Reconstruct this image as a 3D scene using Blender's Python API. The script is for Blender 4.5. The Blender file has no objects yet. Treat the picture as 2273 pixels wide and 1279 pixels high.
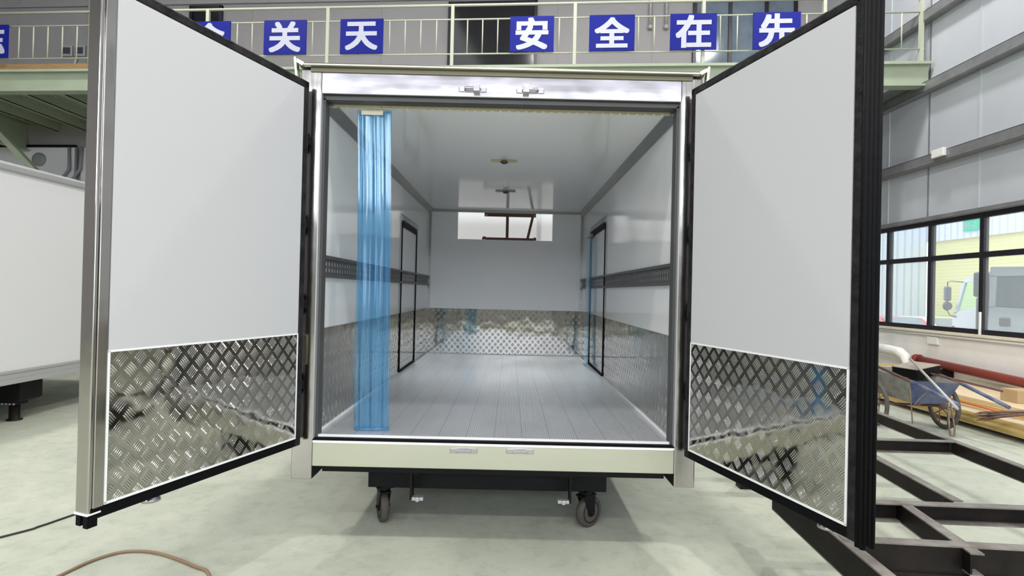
import bpy, bmesh, math, random
from mathutils import Vector, Matrix
random.seed(7)
C = bpy.context.scene.collection
SC = bpy.context.scene
PI = math.pi

# ------------------------------------------------------------------ camera
F_PX, YAW, PITCH, ROLL = 1209.0, 0.0027, 0.0067, 0.0232
CAM = Vector((0.077, -3.135, 1.5))
cd = bpy.data.cameras.new('camera'); cam = bpy.data.objects.new('camera', cd); C.objects.link(cam)
cd.sensor_fit = 'HORIZONTAL'; cd.sensor_width = 36.0; cd.lens = 36.0 * F_PX / 2273.0
cd.clip_start = 0.05; cd.clip_end = 200
fw = Vector((math.sin(YAW) * math.cos(PITCH), math.cos(YAW) * math.cos(PITCH), math.sin(PITCH)))
r0 = Vector((math.cos(YAW), -math.sin(YAW), 0)); u0 = r0.cross(fw)
rr = r0 * math.cos(ROLL) + u0 * math.sin(ROLL); uu = u0 * math.cos(ROLL) - r0 * math.sin(ROLL)
cam.matrix_world = Matrix(((rr.x, uu.x, -fw.x, CAM.x), (rr.y, uu.y, -fw.y, CAM.y), (rr.z, uu.z, -fw.z, CAM.z), (0, 0, 0, 1)))
SC.camera = cam

# ------------------------------------------------------------------ world, colour, lights
SC.view_settings.view_transform = 'Standard'; SC.view_settings.look = 'None'
SC.view_settings.gamma = 1.0; SC.view_settings.use_curve_mapping = False
SC.view_settings.exposure = 0.14
w = bpy.data.worlds.new('world'); SC.world = w; w.use_nodes = True
bg = w.node_tree.nodes['Background']; bg.inputs[0].default_value = (0.86, 0.93, 1.0, 1); bg.inputs[1].default_value = 3.0
SC.cycles.use_denoising = True
SC.cycles.max_bounces = 10; SC.cycles.diffuse_bounces = 7; SC.cycles.glossy_bounces = 5
SC.cycles.transparent_max_bounces = 16
SC.cycles.sample_clamp_indirect = 6.0

def area(name, loc, rot, sx, sy, power, col, shape='RECTANGLE'):
    l = bpy.data.lights.new(name, 'AREA'); l.shape = shape; l.size = sx
    if shape == 'RECTANGLE': l.size_y = sy
    l.energy = power; l.color = col
    o = bpy.data.objects.new(name, l); C.objects.link(o); o.location = loc; o.rotation_euler = rot
    return o
# high-bay lamps under the roof
for hx in (-6.3, 0.2, 5.2):
    for hy in (-9.5, -3.2, 4.6):
        area('high_bay_lamp', (hx, hy, 9.2), (0, 0, 0), 0.5, 0.5, 222, (1.0, 0.985, 0.95), 'DISK')
# added area lights under the closed roof, for glints on the tread plates
for hx in (-9.0, -3.0, 2.8):
    area('roof_fill_light', (hx, -1.0, 9.95), (0, 0, 0), 1.1, 20.0, 120, (0.93, 0.97, 1.0))
# clerestory windows high in the wall behind the camera (area lights standing in the window openings)
for hx in (-9.0, -4.5, 0.0, 4.5):
    area('clerestory_daylight', (hx, -13.95, 5.65), (math.radians(90), 0, 0), 4.0, 2.8, 225, (0.88, 0.93, 1.0))

# ------------------------------------------------------------------ materials
def nodes(m):
    m.use_nodes = True
    return m.node_tree.nodes, m.node_tree.links, m.node_tree.nodes['Principled BSDF']

def mat(name, col, rough=0.5, metal=0.0, spec=0.5, var=0.0, vscale=3.0, bump=0.0, bscale=20.0, stretch=None, rvar=0.0, coat=0.0, col2=None):
    m = bpy.data.materials.new(name); n, l, p = nodes(m)
    p.inputs['Base Color'].default_value = (*col, 1); p.inputs['Roughness'].default_value = rough
    p.inputs['Metallic'].default_value = metal; p.inputs['Specular IOR Level'].default_value = spec
    p.inputs['Coat Weight'].default_value = coat
    if var or bump or rvar or col2:
        tc = n.new('ShaderNodeTexCoord'); mp = n.new('ShaderNodeMapping')
        if stretch: mp.inputs['Scale'].default_value = stretch
        l.new(tc.outputs['Object'], mp.inputs['Vector'])
    if var or col2:
        t = n.new('ShaderNodeTexNoise'); t.inputs['Scale'].default_value = vscale; t.inputs['Detail'].default_value = 6; t.inputs['Roughness'].default_value = 0.62
        l.new(mp.outputs[0], t.inputs['Vector'])
        r = n.new('ShaderNodeValToRGB'); r.color_ramp.elements[0].position = 0.3; r.color_ramp.elements[1].position = 0.7
        a = col2 if col2 else tuple(c * (1 - var) for c in col); b = col if col2 else tuple(min(1, c * (1 + var)) for c in col)
        r.color_ramp.elements[0].color = (*a, 1); r.color_ramp.elements[1].color = (*b, 1)
        l.new(t.outputs['Fac'], r.inputs[0]); l.new(r.outputs[0], p.inputs['Base Color'])
    if rvar:
        t3 = n.new('ShaderNodeTexNoise'); t3.inputs['Scale'].default_value = vscale * 1.7; t3.inputs['Detail'].default_value = 4
        l.new(mp.outputs[0], t3.inputs['Vector'])
        mr = n.new('ShaderNodeMapRange'); mr.inputs[1].default_value = 0.3; mr.inputs[2].default_value = 0.7
        mr.inputs[3].default_value = max(0.02, rough - rvar); mr.inputs[4].default_value = rough + rvar
        l.new(t3.outputs['Fac'], mr.inputs[0]); l.new(mr.outputs[0], p.inputs['Roughness'])
    if bump:
        t2 = n.new('ShaderNodeTexNoise'); t2.inputs['Scale'].default_value = bscale; t2.inputs['Detail'].default_value = 4
        l.new(mp.outputs[0], t2.inputs['Vector'])
        b = n.new('ShaderNodeBump'); b.inputs['Strength'].default_value = bump; b.inputs['Distance'].default_value = 0.02
        l.new(t2.outputs['Fac'], b.inputs['Height']); l.new(b.outputs[0], p.inputs['Normal'])
    return m

class G:
    """small helper for math node graphs"""
    def __init__(s, m): s.n, s.l, s.p = nodes(m)
    def m(s, op, a, b=None, c=None):
        x = s.n.new('ShaderNodeMath'); x.operation = op
        for i, v in enumerate((a, b, c)):
            if v is None: continue
            if isinstance(v, (int, float)): x.inputs[i].default_value = v
            else: s.l.new(v, x.inputs[i])
        return x.outputs[0]
    def uv(s):
        t = s.n.new('ShaderNodeUVMap'); x = s.n.new('ShaderNodeSeparateXYZ'); s.l.new(t.outputs[0], x.inputs[0])
        return x.outputs[0], x.outputs[1], t.outputs[0]
    def obj(s):
        t = s.n.new('ShaderNodeTexCoord'); x = s.n.new('ShaderNodeSeparateXYZ'); s.l.new(t.outputs['Object'], x.inputs[0])
        return x.outputs[0], x.outputs[1], x.outputs[2], t.outputs['Object']
    def bump(s, h, dist, strength=1.0, normal=None):
        b = s.n.new('ShaderNodeBump'); b.inputs['Strength'].default_value = strength; b.inputs['Distance'].default_value = dist
        s.l.new(h, b.inputs['Height'])
        if normal is not None: s.l.new(normal, b.inputs['Normal'])
        return b.outputs[0]

def tread_plate(name, cell, col, rough, depth):
    m = bpy.data.materials.new(name); g = G(m)
    g.p.inputs['Metallic'].default_value = 1.0; g.p.inputs['Base Color'].default_value = (*col, 1); g.p.inputs['Roughness'].default_value = rough
    u, v, uvv = g.uv(); u = g.m('MULTIPLY', u, 1.15)
    k = 0.70710678 / cell
    a = g.m('MULTIPLY', g.m('ADD', u, v), k); b = g.m('MULTIPLY', g.m('SUBTRACT', v, u), k)
    ia = g.m('FLOOR', a); ib = g.m('FLOOR', b); fa = g.m('SUBTRACT', a, ia); fb = g.m('SUBTRACT', b, ib)
    par = g.m('FLOORED_MODULO', g.m('ADD', ia, ib), 2.0)           # 0 / 1
    inv = g.m('SUBTRACT', 1.0, par)
    along = g.m('ADD', g.m('MULTIPLY', fa, par), g.m('MULTIPLY', fb, inv))
    across = g.m('ADD', g.m('MULTIPLY', fb, par), g.m('MULTIPLY', fa, inv))
    t = g.m('MULTIPLY', g.m('SUBTRACT', across, 0.13), 5.0 / 0.74)
    ft = g.m('ABSOLUTE', g.m('SUBTRACT', g.m('FRACT', t), 0.5))      # 0 centre .. 0.5
    edge = g.m('MULTIPLY', g.m('GREATER_THAN', t, 0.0), g.m('LESS_THAN', t, 5.0))
    # lens-shaped bar: half width shrinks towards the bar's ends
    al = g.m('ABSOLUTE', g.m('SUBTRACT', along, 0.5))               # 0..0.5
    hw = g.m('MULTIPLY', g.m('SQRT', g.m('MAXIMUM', g.m('SUBTRACT', 1.0, g.m('POWER', g.m('DIVIDE', al, 0.39), 2.0)), 0.0)), 0.34)
    h = g.m('MAXIMUM', g.m('SUBTRACT', hw, ft), 0.0)
    h = g.m('MULTIPLY', g.m('MULTIPLY', h, edge), 2.9)
    h = g.m('SMOOTH_MIN', h, 0.62, 0.25)
    tn = g.n.new('ShaderNodeTexNoise'); tn.inputs['Scale'].default_value = 7.0; tn.inputs['Detail'].default_value = 1.0; g.l.new(uvv, tn.inputs['Vector'])
    nb = g.bump(tn.outputs['Fac'], 0.012, 0.18)
    g.l.new(g.bump(h, depth, 1.0, nb), g.p.inputs['Normal'])
    return m

def stainless(name, col, rough, wav=0.3, brush=(1, 60, 60)):
    m = mat(name, col, rough, 1.0, rvar=0.03, vscale=2.0, stretch=brush)
    n = m.node_tree.nodes; l = m.node_tree.links; p = n['Principled BSDF']
    tc = n.new('ShaderNodeTexCoord'); t = n.new('ShaderNodeTexNoise'); t.inputs['Scale'].default_value = 3.2; t.inputs['Detail'].default_value = 2
    l.new(tc.outputs['Object'], t.inputs['Vector'])
    b = n.new('ShaderNodeBump'); b.inputs['Strength'].default_value = wav; b.inputs['Distance'].default_value = 0.02
    l.new(t.outputs['Fac'], b.inputs['Height']); l.new(b.outputs[0], p.inputs['Normal'])
    return m

def ribbed(name, col, rough, metal, axis, pitch, dist, seam=None, duty=0.5, col2=None):
    """parallel ribs across one object axis; optional wider seams"""
    m = bpy.data.materials.new(name); g = G(m)
    g.p.inputs['Base Color'].default_value = (*col, 1); g.p.inputs['Roughness'].default_value = rough; g.p.inputs['Metallic'].default_value = metal
    X = g.obj(); c = X[axis]
    f = g.m('ABSOLUTE', g.m('SUBTRACT', g.m('FRACT', g.m('DIVIDE', c, pitch)), 0.5))
    h = g.m('SMOOTH_MIN', g.m('MULTIPLY', f, 4.0), 1.0, 0.3)
    if seam:
        s = g.m('ABSOLUTE', g.m('SUBTRACT', g.m('FRACT', g.m('DIVIDE', c, seam)), 0.5))
        sm_ = g.m('GREATER_THAN', s, 0.484)
        h = g.m('SUBTRACT', h, g.m('MULTIPLY', sm_, 2.5))
    g.l.new(g.bump(h, dist), g.p.inputs['Normal'])
    if col2:
        t = g.n.new('ShaderNodeTexNoise'); t.inputs['Scale'].default_value = 2.5; t.inputs['Detail'].default_value = 5
        g.l.new(X[3], t.inputs['Vector'])
        r = g.n.new('ShaderNodeValToRGB'); r.color_ramp.elements[0].position = .35; r.color_ramp.elements[1].position = .7
        r.color_ramp.elements[0].color = (*col2, 1); r.color_ramp.elements[1].color = (*col, 1)
        g.l.new(t.outputs['Fac'], r.inputs[0]); g.l.new(r.outputs[0], g.p.inputs['Base Color'])
        if seam:
            mx = g.n.new('ShaderNodeMix'); mx.data_type = 'RGBA'; g.l.new(g.m('MULTIPLY', sm_, 0.3), mx.inputs[0])
            g.l.new(r.outputs[0], mx.inputs[6]); mx.inputs[7].default_value = (0.12, 0.12, 0.125, 1); g.l.new(mx.outputs[2], g.p.inputs['Base Color'])
    return m

def clear(name, tint, gloss, rough=0.05, body=None, bodyfac=0.0):
    m = bpy.data.materials.new(name); m.use_nodes = True; n = m.node_tree.nodes; l = m.node_tree.links
    n.remove(n['Principled BSDF']); out = n['Material Output']
    t = n.new('ShaderNodeBsdfTransparent'); t.inputs[0].default_value = (*tint, 1)
    s = n.new('ShaderNodeBsdfGlossy'); s.inputs['Roughness'].default_value = rough; s.inputs[0].default_value = (1, 1, 1, 1)
    cur = t.outputs[0]
    if body:
        d = n.new('ShaderNodeBsdfDiffuse'); d.inputs[0].default_value = (*body, 1)
        mx = n.new('ShaderNodeMixShader'); mx.inputs[0].default_value = bodyfac; l.new(cur, mx.inputs[1]); l.new(d.outputs[0], mx.inputs[2]); cur = mx.outputs[0]
    lw = n.new('ShaderNodeLayerWeight'); lw.inputs[0].default_value = 0.5
    pw = n.new('ShaderNodeMath'); pw.operation = 'POWER'; pw.inputs[1].default_value = 5.0; l.new(lw.outputs['Facing'], pw.inputs[0])
    mm = n.new('ShaderNodeMath'); mm.operation = 'MULTIPLY_ADD'; mm.inputs[1].default_value = 0.7 * gloss; mm.inputs[2].default_value = 0.035 * gloss; l.new(pw.outputs[0], mm.inputs[0])
    mx = n.new('ShaderNodeMixShader'); l.new(mm.outputs[0], mx.inputs[0]); l.new(cur, mx.inputs[1]); l.new(s.outputs[0], mx.inputs[2])
    l.new(mx.outputs[0], out.inputs[0])
    return m

def concrete():
    m = mat('concrete_floor', (0.60, 0.62, 0.50), 0.42, 0, 0.4, bump=0.05, bscale=30)
    n = m.node_tree.nodes; l = m.node_tree.links; p = n['Principled BSDF']
    tc = n.new('ShaderNodeTexCoord')
    a = n.new('ShaderNodeTexNoise'); a.inputs['Scale'].default_value = 1.3; a.inputs['Detail'].default_value = 9; a.inputs['Roughness'].default_value = 0.66; a.inputs['Distortion'].default_value = 0.6
    b = n.new('ShaderNodeTexNoise'); b.inputs['Scale'].default_value = 9.0; b.inputs['Detail'].default_value = 8; b.inputs['Roughness'].default_value = 0.7
    for t in (a, b): l.new(tc.outputs['Object'], t.inputs['Vector'])
    r = n.new('ShaderNodeValToRGB'); e = r.color_ramp.elements; e[0].position = 0.28; e[0].color = (0.385, 0.405, 0.332, 1); e[1].position = 0.62; e[1].color = (0.515, 0.53, 0.434, 1)
    r2 = n.new('ShaderNodeValToRGB'); e = r2.color_ramp.elements; e[0].position = 0.30; e[0].color = (0.80, 0.81, 0.80, 1); e[1].position = 0.5; e[1].color = (1, 1, 1, 1)
    l.new(a.outputs['Fac'], r.inputs[0]); l.new(b.outputs['Fac'], r2.inputs[0])
    mx = n.new('ShaderNodeMix'); mx.data_type = 'RGBA'; mx.blend_type = 'MULTIPLY'; mx.inputs[0].default_value = 1.0
    l.new(r.outputs[0], mx.inputs[6]); l.new(r2.outputs[0], mx.inputs[7]); l.new(mx.outputs[2], p.inputs['Base Color'])
    mr = n.new('ShaderNodeMapRange'); mr.inputs[1].default_value = 0.35; mr.inputs[2].default_value = 0.7; mr.inputs[3].default_value = 0.55; mr.inputs[4].default_value = 0.34
    l.new(a.outputs['Fac'], mr.inputs[0]); l.new(mr.outputs[0], p.inputs['Roughness'])
    return m

MT = {}
MT['floor'] = concrete()
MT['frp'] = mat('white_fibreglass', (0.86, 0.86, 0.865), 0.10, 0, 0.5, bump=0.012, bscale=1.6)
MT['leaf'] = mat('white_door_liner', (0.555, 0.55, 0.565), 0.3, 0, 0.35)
MT['skin'] = mat('door_outer_skin', (0.33, 0.33, 0.34), 0.35, 0.3)
MT['frontwall'] = mat('dim_grey_wall', (0.30, 0.29, 0.285), 0.7, 0, 0.2)
MT['frp_matt'] = mat('white_panel', (0.68, 0.675, 0.685), 0.32, 0, 0.35)
MT['steel'] = stainless('stainless_frame', (0.50, 0.48, 0.51), 0.19, 0.22, (0.4, 8, 8))
MT['steel_v'] = stainless('stainless_posts', (0.46, 0.44, 0.42), 0.17, 0.3, (60, 60, 1))
MT['steel_dull'] = stainless('dull_stainless', (0.62, 0.62, 0.53), 0.34, 0.3)
MT['striprub'] = mat('dark_grey_strip', (0.06, 0.06, 0.06), 0.4, 0, 0.4)
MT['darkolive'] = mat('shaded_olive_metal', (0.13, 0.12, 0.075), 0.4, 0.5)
MT['alu'] = mat('aluminium_trim', (0.36, 0.37, 0.36), 0.36, 0.85, var=0.06)
MT['track'] = mat('galvanised_track', (0.125, 0.12, 0.125), 0.42, 0.5, var=0.1, vscale=8)
MT['tread'] = tread_plate('tread_plate', 0.0635, (0.49, 0.475, 0.445), 0.07, 0.0042)
MT['deck'] = ribbed('ribbed_aluminium_floor', (0.70, 0.71, 0.74), 0.30, 0.6, 0, 0.0125, 0.0014, 0.165, col2=(0.66, 0.67, 0.70))
MT['rubber'] = mat('black_rubber', (0.004, 0.004, 0.005), 0.6, 0, 0.08, bump=0.3, bscale=14)
MT['rubber_dusty'] = mat('dusty_black_rubber', (0.006, 0.006, 0.007), 0.55, 0, 0.12, col2=(0.03, 0.028, 0.029), vscale=16, bump=0.5, bscale=18)
MT['seal'] = mat('white_sealant', (0.86, 0.86, 0.86), 0.45)
MT['black'] = mat('black_painted_steel', (0.006, 0.006, 0.007), 0.5, 0.0, 0.15, var=0.3, vscale=6)
MT['darksteel'] = mat('dark_primed_steel', (0.006, 0.005, 0.005), 0.5, 0.0, 0.15, col2=(0.020, 0.015, 0.013), vscale=5)
MT['flange'] = mat('worn_steel_flange', (0.30, 0.28, 0.25), 0.5, 0.35, 0.5, col2=(0.14, 0.11, 0.10), vscale=7)
MT['green'] = mat('pale_green_paint', (0.33, 0.375, 0.275), 0.5, 0, 0.4, var=0.06)
MT['rail'] = mat('cream_green_paint', (0.43, 0.45, 0.35), 0.45, 0, 0.4)
MT['wall'] = mat('grey_wall_panel', (0.335, 0.315, 0.318), 0.6, 0, 0.3, var=0.05, vscale=0.8)
MT['clad'] = mat('steel_cladding', (0.50, 0.52, 0.56), 0.42, 0.15, 0.5, var=0.05, vscale=0.7)
MT['girt'] = mat('galvanised_girt', (0.26, 0.26, 0.27), 0.45, 0.5, var=0.15, vscale=5)
MT['plaster'] = mat('white_plaster', (0.78, 0.755, 0.72), 0.7, 0, 0.3, var=0.05, vscale=2)
MT['cream'] = mat('cream_skirting', (0.70, 0.64, 0.52), 0.6, 0, 0.3, var=0.08, vscale=4)
MT['sign_blue'] = mat('blue_sign_board', (0.007, 0.012, 0.20), 0.5, 0, 0.15)
MT['sign_white'] = mat('white_lettering', (0.45, 0.46, 0.55), 0.4)
MT['winframe'] = mat('black_aluminium', (0.014, 0.012, 0.018), 0.35, 0.2, 0.5)
MT['glass'] = clear('window_glass', (0.97, 0.985, 0.98), 1.0, 0.02, (0.9, 0.93, 0.97), 0.10)
MT['darkglass'] = mat('dark_glass', (0.012, 0.011, 0.014), 0.12, 0, 0.6)
MT['reflglass'] = mat('painted_reflection_window', (0.16, 0.20, 0.25), 0.10, 0.1, 0.8, var=0.35, vscale=1.2)  # bluish reflections painted in as base tone and blotches
MT['strip'] = clear('blue_plastic_strip', (0.75, 0.90, 0.975), 1.0, 0.08, (0.10, 0.36, 0.70), 0.06)
MT['wood'] = mat('old_timber', (0.36, 0.22, 0.10), 0.65, col2=(0.24, 0.14, 0.06), vscale=6, stretch=(1, 8, 8))
MT['ply'] = mat('yellow_plywood', (0.62, 0.44, 0.13), 0.5, col2=(0.40, 0.27, 0.07), vscale=5, stretch=(3, 1, 10))
MT['ply_pale'] = mat('pale_plywood', (0.72, 0.58, 0.38), 0.55, col2=(0.60, 0.45, 0.27), vscale=3, stretch=(4, 1, 4))
MT['cardboard'] = mat('brown_cardboard', (0.46, 0.31, 0.17), 0.75, var=0.08)
MT['lid'] = mat('dull_tan_board', (0.33, 0.28, 0.235), 0.7, var=0.1)
MT['red'] = mat('red_pipe_paint', (0.24, 0.035, 0.026), 0.4, 0, 0.5, var=0.12, vscale=6)
MT['wrap'] = mat('white_pipe_wrap', (0.80, 0.79, 0.76), 0.55, bump=0.5, bscale=14)
MT['cartblue'] = mat('scuffed_blue_paint', (0.022, 0.045, 0.16), 0.5, col2=(0.13, 0.14, 0.16), vscale=6, bump=0.2)
MT['cartgrey'] = mat('mortar_crusted_steel', (0.22, 0.215, 0.19), 0.8, var=0.3, vscale=9, bump=0.3)
MT['tyre'] = mat('dusty_tyre', (0.085, 0.078, 0.07), 0.8, var=0.35, vscale=14, bump=0.4, bscale=40)
MT['rim'] = mat('rusty_rim', (0.30, 0.25, 0.21), 0.6, 0.4, col2=(0.15, 0.09, 0.07), vscale=12)
MT['caster'] = mat('brown_caster_tyre', (0.075, 0.066, 0.058), 0.65, 0, 0.3, var=0.25, vscale=12)
MT['twig'] = mat('brown_twigs', (0.17, 0.10, 0.075), 0.8, var=0.3, vscale=20)
MT['rackbrown'] = mat('brown_steel_angle', (0.11, 0.05, 0.038), 0.45, 0.2, var=0.2)
MT['cable_black'] = mat('black_cable', (0.02, 0.02, 0.016), 0.5)
MT['cable_brown'] = mat('brown_hose', (0.27, 0.17, 0.10), 0.45, var=0.1)
MT['truckwhite'] = mat('white_car_paint', (0.88, 0.90, 0.92), 0.25, 0, 0.5, coat=0.5)
MT['truckshade'] = mat('shaded_white_paint', (0.62, 0.67, 0.71), 0.3, 0, 0.5, coat=0.5)  # shade on the nearer cab put into its grey
MT['cabglass'] = mat('cab_glass', (0.30, 0.34, 0.37), 0.08, 0, 0.6)
MT['cabglass_green'] = clear('clear_cab_glass', (0.90, 0.97, 0.93), 1.0, 0.03)
MT['grey_plastic'] = mat('grey_plastic', (0.24, 0.25, 0.27), 0.5)
MT['yellow'] = ribbed('yellow_shutter', (0.80, 0.76, 0.40), 0.6, 0, 2, 0.12, 0.004)
MT['outclad'] = ribbed('white_corrugated_cladding', (0.78, 0.82, 0.90), 0.5, 0, 1, 0.28, 0.04)
MT['outclad2'] = ribbed('pale_blue_corrugated_cladding', (0.66, 0.72, 0.80), 0.5, 0, 0, 0.28, 0.04)
MT['signgreen'] = mat('green_sign', (0.06, 0.62, 0.36), 0.45)
MT['redcar'] = mat('red_car_paint', (0.75, 0.16, 0.17), 0.3, coat=0.5)
MT['asphalt'] = mat('outdoor_concrete', (0.55, 0.55, 0.55), 0.7, var=0.08)
MT['junction'] = mat('white_plastic', (0.75, 0.74, 0.72), 0.4)
MT['screen'] = mat('dark_panel', (0.06, 0.06, 0.07), 0.3)
MT['lens'] = mat('frosted_lens', (0.09, 0.055, 0.04), 0.2, 0, 0.6)
MT['gold'] = mat('yellowed_lamp_body', (0.50, 0.46, 0.30), 0.4)
MT['aluside'] = mat('anodised_aluminium', (0.46, 0.46, 0.47), 0.42, 0.4)
MT['underdeck'] = ribbed('ribbed_deck_underside', (0.25, 0.29, 0.20), 0.5, 0.1, 0, 0.2, 0.03)
MT['roofsheet'] = ribbed('ribbed_roof_sheet', (0.42, 0.42, 0.43), 0.5, 0.1, 0, 0.3, 0.03)
MT['orange'] = mat('orange_rod', (0.62, 0.17, 0.06), 0.5)
MT['galv'] = mat('grey_pole', (0.45, 0.43, 0.41), 0.5, 0.2, var=0.15, vscale=9)
MT['rust'] = mat('rusty_iron', (0.14, 0.065, 0.055), 0.6, 0.2, var=0.25, vscale=12)
MT['grip'] = mat('blue_white_grip', (0.010, 0.02, 0.10), 0.5, col2=(0.20, 0.22, 0.30), vscale=9)

# ------------------------------------------------------------------ mesh builder
class MB:
    def __init__(s): s.v = []; s.f = []; s.mi = []; s.sm = []; s.uv = {}
    def face(s, idx, m=0, sm=False, uv=None):
        if uv: s.uv[len(s.f)] = uv
        s.f.append(tuple(idx)); s.mi.append(m); s.sm.append(sm)
    def hexa(s, p, m=0):
        b = len(s.v); s.v += [Vector(q) for q in p]
        for q in ((0, 3, 2, 1), (4, 5, 6, 7), (0, 1, 5, 4), (1, 2, 6, 5), (2, 3, 7, 6), (3, 0, 4, 7)): s.face([b + i for i in q], m)
        return s
    def box(s, x0, x1, y0, y1, z0, z1, m=0):
        return s.hexa([(x0, y0, z0), (x1, y0, z0), (x1, y1, z0), (x0, y1, z0), (x0, y0, z1), (x1, y0, z1), (x1, y1, z1), (x0, y1, z1)], m)
    def bar(s, p0, p1, wd, ht, up=(0, 0, 1), m=0, off=0.0):
        p0 = Vector(p0); p1 = Vector(p1); d = (p1 - p0).normalized(); up = Vector(up)
        sd = d.cross(up)
        if sd.length < 1e-4: sd = d.cross(Vector((0, 1, 0)))
        sd.normalize(); u = sd.cross(d)
        a = sd * (wd / 2); b0 = u * (off - ht / 2); b1 = u * (off + ht / 2)
        return s.hexa([p0 - a + b0, p0 + a + b0, p1 + a + b0, p1 - a + b0, p0 - a + b1, p0 + a + b1, p1 + a + b1, p1 - a + b1], m)
    def ring(s, c, d, r, n, ref=None):
        d = Vector(d).normalized(); a = d.orthogonal().normalized() if ref is None else (ref - d * ref.dot(d)).normalized()
        b = d.cross(a); i0 = len(s.v)
        for k in range(n):
            t = 2 * PI * k / n; s.v.append(Vector(c) + a * (r * math.cos(t)) + b * (r * math.sin(t)))
        return list(range(i0, i0 + n)), a
    def tube(s, pts, r, n=10, m=0, caps=True, closed=False):
        pts = [Vector(p) for p in pts]; rs = r if isinstance(r, (list, tuple)) else [r] * len(pts)
        rings = []; ref = None
        for i, p in enumerate(pts):
            if closed: d = pts[(i + 1) % len(pts)] - pts[i - 1]
            else: d = pts[min(i + 1, len(pts) - 1)] - pts[max(i - 1, 0)]
            q, ref = s.ring(p, d, rs[i], n, ref); rings.append(q)
        k = len(rings)
        for i in range(k if closed else k - 1):
            A, B = rings[i], rings[(i + 1) % k]
            for j in range(n): s.face((A[j], A[(j + 1) % n], B[(j + 1) % n], B[j]), m, True)
        if caps and not closed:
            s.face(rings[0][::-1], m); s.face(rings[-1], m)
        return s
    def cyl(s, p0, p1, r, n=20, m=0): return s.tube([p0, p1], r, n, m)
    def lathe(s, c, axis, prof, n=28, m=0):
        """prof: (offset along axis, radius) pairs"""
        c = Vector(c); ax = Vector(axis).normalized(); ref = ax.orthogonal(); rings = []
        for o, r in prof:
            q, _ = s.ring(c + ax * o, ax, max(r, 1e-4), n, ref); rings.append(q)
        for A, B in zip(rings, rings[1:]):
            for j in range(n): s.face((A[j], A[(j + 1) % n], B[(j + 1) % n], B[j]), m, True)
        s.face(rings[0][::-1], m); s.face(rings[-1], m)
        return s
    def prism(s, poly, fn, t0, t1, m=0):
        n = len(poly); b = len(s.v)
        s.v += [Vector(fn(a, c, t0)) for a, c in poly] + [Vector(fn(a, c, t1)) for a, c in poly]
        s.face(range(b, b + n), m); s.face(range(b + 2 * n - 1, b + n - 1, -1), m)
        for i in range(n):
            j = (i + 1) % n; s.face((b + i, b + n + i, b + n + j, b + j), m)
        return s
    def plate(s, o, eu, ev, wd, ht, th, m=0, u0=0.0, v0=0.0):
        """thin panel from corner o along eu (wd) and ev (ht); its front faces eu x ev; front face carries metric UVs"""
        o = Vector(o); eu = Vector(eu); ev = Vector(ev); n = eu.cross(ev).normalized()
        q = [o, o + eu * wd, o + eu * wd + ev * ht, o + ev * ht]
        b = len(s.v); s.v += q + [p - n * th for p in q]
        s.face((b, b + 1, b + 2, b + 3), m, False, [(u0, v0), (u0 + wd, v0), (u0 + wd, v0 + ht), (u0, v0 + ht)])
        s.face((b + 7, b + 6, b + 5, b + 4), m)
        for i in range(4):
            j = (i + 1) % 4; s.face((b + j, b + i, b + 4 + i, b + 4 + j), m)
        return s
    def map(s, fn): s.v = [Vector(fn(p)) for p in s.v]; return s
    def rot(s, c, ang, axis='Z'):
        c = Vector(c); R = Matrix.Rotation(ang, 3, axis); s.v = [c + R @ (p - c) for p in s.v]; return s
    def build(s, name, mats, parent=None, bevel=0.0, label=None, fixn=True):
        me = bpy.data.meshes.new(name); base = BASE.get(parent, Vector((0, 0, 0))) if parent else Vector((0, 0, 0))
        me.from_pydata([p - base for p in s.v], [], s.f)
        for m in (mats if isinstance(mats, (list, tuple)) else [mats]): me.materials.append(MT[m] if isinstance(m, str) else m)
        me.polygons.foreach_set('material_index', s.mi); me.polygons.foreach_set('use_smooth', s.sm)
        if s.uv:
            uvl = me.uv_layers.new(name='UVMap')
            for fi, uv in s.uv.items():
                for k, li in enumerate(me.polygons[fi].loop_indices): uvl.data[li].uv = uv[k]
        me.update()
        if fixn and not s.uv:
            bm = bmesh.new(); bm.from_mesh(me); bmesh.ops.recalc_face_normals(bm, faces=bm.faces); bm.to_mesh(me); bm.free()
        o = bpy.data.objects.new(name, me); C.objects.link(o)
        if parent: o.parent = parent
        BASE[o] = base
        if bevel:
            b = o.modifiers.new('bevel', 'BEVEL'); b.width = bevel; b.segments = 2; b.limit_method = 'ANGLE'; b.angle_limit = math.radians(40)
        if label: o['label'] = label
        return o
BASE = {}

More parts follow.
